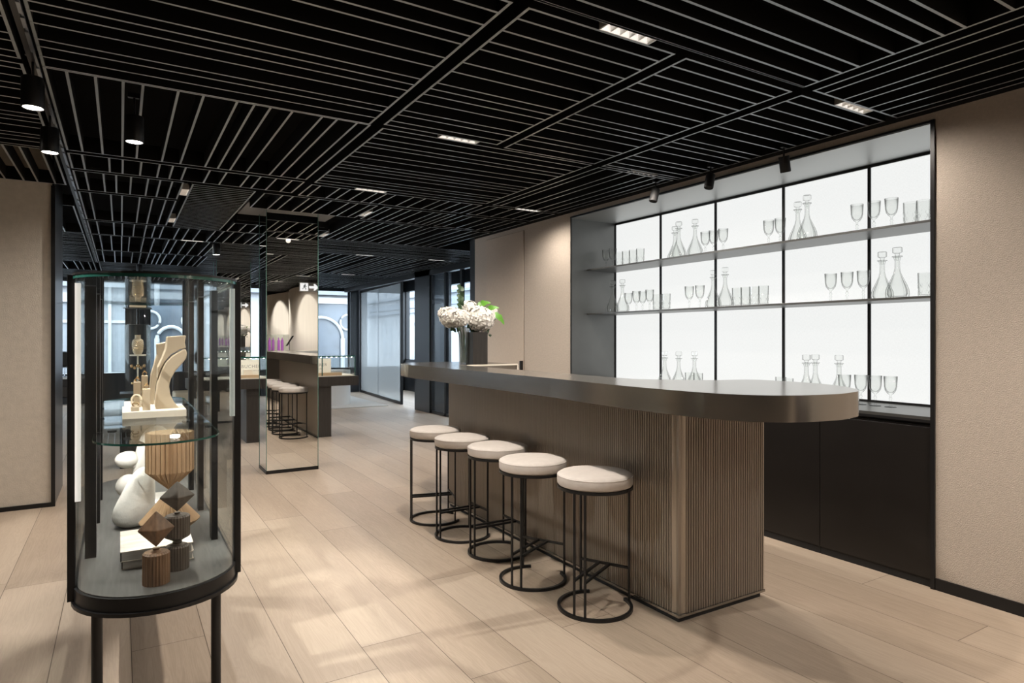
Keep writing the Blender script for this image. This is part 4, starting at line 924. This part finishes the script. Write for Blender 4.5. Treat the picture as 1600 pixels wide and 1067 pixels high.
m = MB()
for k in range(6): m.tube([(cx + (.03 + .008 * k) * math.cos(a), cy - .02 + .07 * math.sin(a) * 0 - .05, 1.37 - .016 * k + .024 * math.sin(a)) for a in [math.pi + math.pi * i / 10 for i in range(11)]], .002, 5)
for k in range(5): m.blob((cx - .06 + .03 * k, cy - .03, 1.09 - .02 * (k % 2)), (.014, .014, .02), 8, 6); m.blob((cx - .05 + .025 * k, cy - .05, .90 + .03 * (k % 3)), (.014, .014, .018), 8, 6)
m.build('gold_jewellery', 'gold', gd, True)

hd = thing('upper_cloche', (.165, 8.2, 1.541), 'second glass cylinder with gold bells over a cream block, above the bust', 'display stand')
m = MB(); m.lathe([(.10, 1.542), (.10, 1.548), (.012, 1.549), (.012, 1.72), (.14, 1.721), (.14, 1.728), (.001, 1.729)], 32, .165, 8.2); m.build('stand', 'frame', hd, True)
m = MB(); m.lathe([(.135, 1.73), (.135, 2.10), (.001, 2.1001)], 40, .165, 8.2, cap=False); m.build('glass_cylinder', 'pane', hd, True)
MB().box(.085, .245, 8.16, 8.24, 1.73, 1.84).build('cream_block', 'cream', hd, bevel=.004)
m = MB()
for k in (-1, 1): m.lathe([(.038, 1.841), (.034, 1.88), (.018, 1.94), (.012, 1.98), (.012, 2.04), (.001, 2.041)], 16, .165 + .045 * k, 8.20)
m.build('gold_bells', 'gold', hd, True)
# ------------------------------------------------------------------ behind the camera, seen in the mirrors
for k in range(3):
    y0 = -.9 - 3.1 * k; m = MB(); n = 16; y1 = y0 - 3.02
    pts = [(WX - .02 - .22 * math.sin(math.pi * i / n), y0 + (y1 - y0) * i / n) for i in range(n + 1)] + [(WX - .009, y1), (WX - .009, y0)]
    m.prism(pts, .07, 2.62); tag(m.build('satin_wall_panel', 'satin', smooth=30), 'tall curved cream satin wall panel, %s from the exit sign' % nth[k], 'wall panel', 'satin wall panels')
    for q in (.5, 2.5): light('wall_washer', 'SPOT', (WX - .62, y0 - q, 2.62), 140, NEUT, (WX - .2, y0 - q, 1.4), .02, 100, .8)
es = thing('exit_sign', (3.56, -.4, 2.4), 'grey emergency exit sign with white running figure and arrow, hung from the ceiling', 'exit sign')
MB().box(3.30, 3.74, -.43, -.40, 2.40, 2.60).build('housing', 'signgrey', es, bevel=.003)
MB().box(3.54, 3.58, -.42, -.41, 2.60, 2.68).build('hanger', 'black', es)
MB().box(3.32, 3.49, -.400, -.398, 2.415, 2.585).build('door_field', 'signwhite', es)
m = MB(); P = lambda *a: [(x, z) for x, z in a]
y_a, y_b = -.398, -.396
m.xz([(3.425 + .013 * math.cos(a), 2.555 + .013 * math.sin(a)) for a in [2 * math.pi * i / 12 for i in range(12)]], y_a, y_b)
for q in (((3.415, 2.54), (3.435, 2.53), (3.42, 2.49), (3.40, 2.495)), ((3.42, 2.495), (3.45, 2.47), (3.445, 2.43), (3.435, 2.43), (3.435, 2.465), (3.405, 2.485)), ((3.40, 2.495), (3.39, 2.46), (3.36, 2.445), (3.355, 2.455), (3.38, 2.47), (3.39, 2.50)), ((3.435, 2.53), (3.465, 2.51), (3.46, 2.50), (3.43, 2.515)), ((3.415, 2.54), (3.39, 2.525), (3.38, 2.50), (3.39, 2.50), (3.40, 2.515), (3.415, 2.52))):
    m.xz(list(q), y_a, y_b)
m.build('running_figure', 'blackmatt', es)
m = MB(); m.xz([(3.51, 2.475), (3.62, 2.475), (3.605, 2.43), (3.64, 2.43), (3.72, 2.50), (3.64, 2.57), (3.605, 2.57), (3.62, 2.525), (3.51, 2.525)], -.400, -.398); m.build('arrow', 'signwhite', es)
ct = thing('rear_counter', (3.2, -1.8, 0), 'dark counter behind the camera, seen only in the mirrored pillar', 'counter')
MB().box(2.9, 3.5, -3.2, -.3, .96, 1.02).build('top', 'bronze', ct, bevel=.003); MB().box(2.95, 3.45, -3.1, -.4, 0, .96).build('body', 'table_dark', ct)
vt = thing('bottle_case', (3.2, -2.4, 1.02), 'glass case over violet bottles on the rear counter', 'display case')
m = MB()
for a in ((2.95, 3.45, -2.75, -2.744), (2.95, 3.45, -2.056, -2.05), (2.95, 2.956, -2.744, -2.056), (3.444, 3.45, -2.744, -2.056)): m.box(*a, 1.02, 1.47)
m.box(2.95, 3.45, -2.75, -2.05, 1.471, 1.477); m.build('glass', 'pane', vt)
for k in range(4):
    m = MB(); cx, cy = 3.05 + .105 * k, -2.3 - .12 * (k % 2); m.lathe([(.001, 1.02), (.03, 1.02), (.032, 1.03), (.032, 1.33), (.012, 1.36), (.012, 1.40), (.001, 1.4001)], 20, cx, cy)
    tag(m.build('violet_bottle', 'pink', smooth=True), 'slim violet bottle in the glass case, %s from the left in the mirror' % nth[k], 'bottle', 'violet bottles')
tz = thing('tablet_stand', (3.18, -.7, 1.02), 'black tablet tilted on a stand on the rear counter', 'tablet')
m = MB(); m.add([(3.10, -.66, 1.22), (3.10, -.80, 1.22), (3.24, -.80, 1.44), (3.24, -.66, 1.44), (3.108, -.66, 1.216), (3.108, -.80, 1.216), (3.248, -.80, 1.436), (3.248, -.66, 1.436)], [(0, 1, 2, 3), (7, 6, 5, 4), (0, 4, 5, 1), (1, 5, 6, 2), (2, 6, 7, 3), (3, 7, 4, 0)]); m.build('screen', 'screen', tz)
m = MB(); m.tube([(3.17, -.73, 1.02), (3.17, -.73, 1.30)], .008, 8); m.lathe([(.001, 1.02), (.05, 1.02), (.05, 1.03), (.001, 1.0301)], 20, 3.17, -.73); m.build('stand', 'chrome', tz, True)

# ------------------------------------------------------------------ outside
struct(bx('ground', 'asphalt', -40, 40, 16.7, 60, -.5, -.3)); struct(bx('ground_street', 'asphalt', 6.8, 40, -20, 16.6, -.5, -.3)); struct(bx('ground_left', 'asphalt', -40, -6.5, -20, 16.6, -.5, -.3))
def facade(name, lab, ox, oy, ux, uy, length, height, bays, style):
    t = thing(name, (ox, oy, -.3), lab, 'building'); nx, ny = -uy, ux
    def pb(m, u0, u1, d0, d1, z0, z1, mi=0):
        P = [(ox + ux * u + nx * d, oy + uy * u + ny * d) for u, d in ((u0, d0), (u1, d0), (u1, d1), (u0, d1))]; m.prism(P, z0, z1, mi)
    m = MB(); pb(m, 0, length, 0, .5, -.3, height); m.build('wall', 'stone', t)
    for b_, ra in bays:
        if ra == 'r':
            m = MB(); pb(m, b_ - .42, b_ + .42, -.02, 0, .45, 2.35); m.build('glazing', 'facade_blind', t)
            m = MB()
            for u in (-.5, -.04, .42): pb(m, b_ + u, b_ + u + .08, -.08, -.021, .35, 2.45)
            pb(m, b_ - .55, b_ + .55, -.12, -.021, 2.36, 2.6); pb(m, b_ - .5, b_ + .5, -.06, -.021, 1.8, 1.88); pb(m, b_ - .6, b_ + .6, -.16, -.021, .25, .44); m.build('window_surround', 'stone', t)
        elif style == 'arch':
            w_ = ra + .5; m = MB(); pb(m, b_ - w_, b_ + w_, -.03, 0, .2, 2.55, 0); m.build('glazing', 'facade_glass', t)
            m = MB(); arc = lambda r, cz, cu, n=20, a0=0, a1=math.pi: [(ox + ux * (cu + r * math.cos(a)) - nx * .1, oy + uy * (cu + r * math.cos(a)) - ny * .1, cz + r * math.sin(a)) for a in [a0 + (a1 - a0) * i / n for i in range(n + 1)]]
            m.tube(arc(ra, 1.35, b_), .05, 8)
            for s in (-1, 1):
                m.tube([(ox + ux * (b_ + s * ra) - nx * .1, oy + uy * (b_ + s * ra) - ny * .1, z) for z in (-.3, 1.38)], .07, 10)
                m.tube(arc(.25, 1.90, b_ + s * (ra + .17), 20, 0, 2 * math.pi), .035, 8); pb(m, b_ + s * w_ - .12, b_ + s * w_ + .12, -.16, 0, -.3, 2.6)
            pb(m, b_ - w_, b_ + w_, -.12, 0, 2.5, 2.7); m.build('arched_tracery', 'stone', t, True)
        else:
            m = MB()
            for s in (-.48, .48):
                P = [(-.25, .2), (.25, .2), (.25, 1.7), (.18, 2.05), (0, 2.4), (-.18, 2.05), (-.25, 1.7)]
                for zo in (0, 3.6):
                    vs = [(ox + ux * (b_ + s + u) - nx * .02, oy + uy * (b_ + s + u) - ny * .02, z + zo) for u, z in P]; m.add(vs, [tuple(range(7))])
            m.build('lancet_window', 'facade_glass', t)
    m = MB()
    for z, h, d in ((2.78, .14, .22), (3.05, .3, .12), (3.6, .12, .3), (height - .3, .3, .35)): pb(m, 0, length, -d, 0, z, z + h)
    m.build('cornice', 'stone2', t, bevel=.02)
facade('stone_building', 'pale stone building with arched shopfront windows across the far street', -12, 21.0, 1, 0, 18.7, 5.2, [(2.0, 'r'), (5.0, .74), (8.2, 'r'), (10.4, 'r'), (11.75, 'r'), (13.25, .36), (17.53, .70)], 'arch')
facade('white_building', 'white building with pointed lancet windows across the right street', 14, 42, 0, -1, 40, 6.5, [(k, 1) for k in (4.4, 7.95, 11.5, 15.0, 18.5, 22.0, 25.5)], 'lancet')
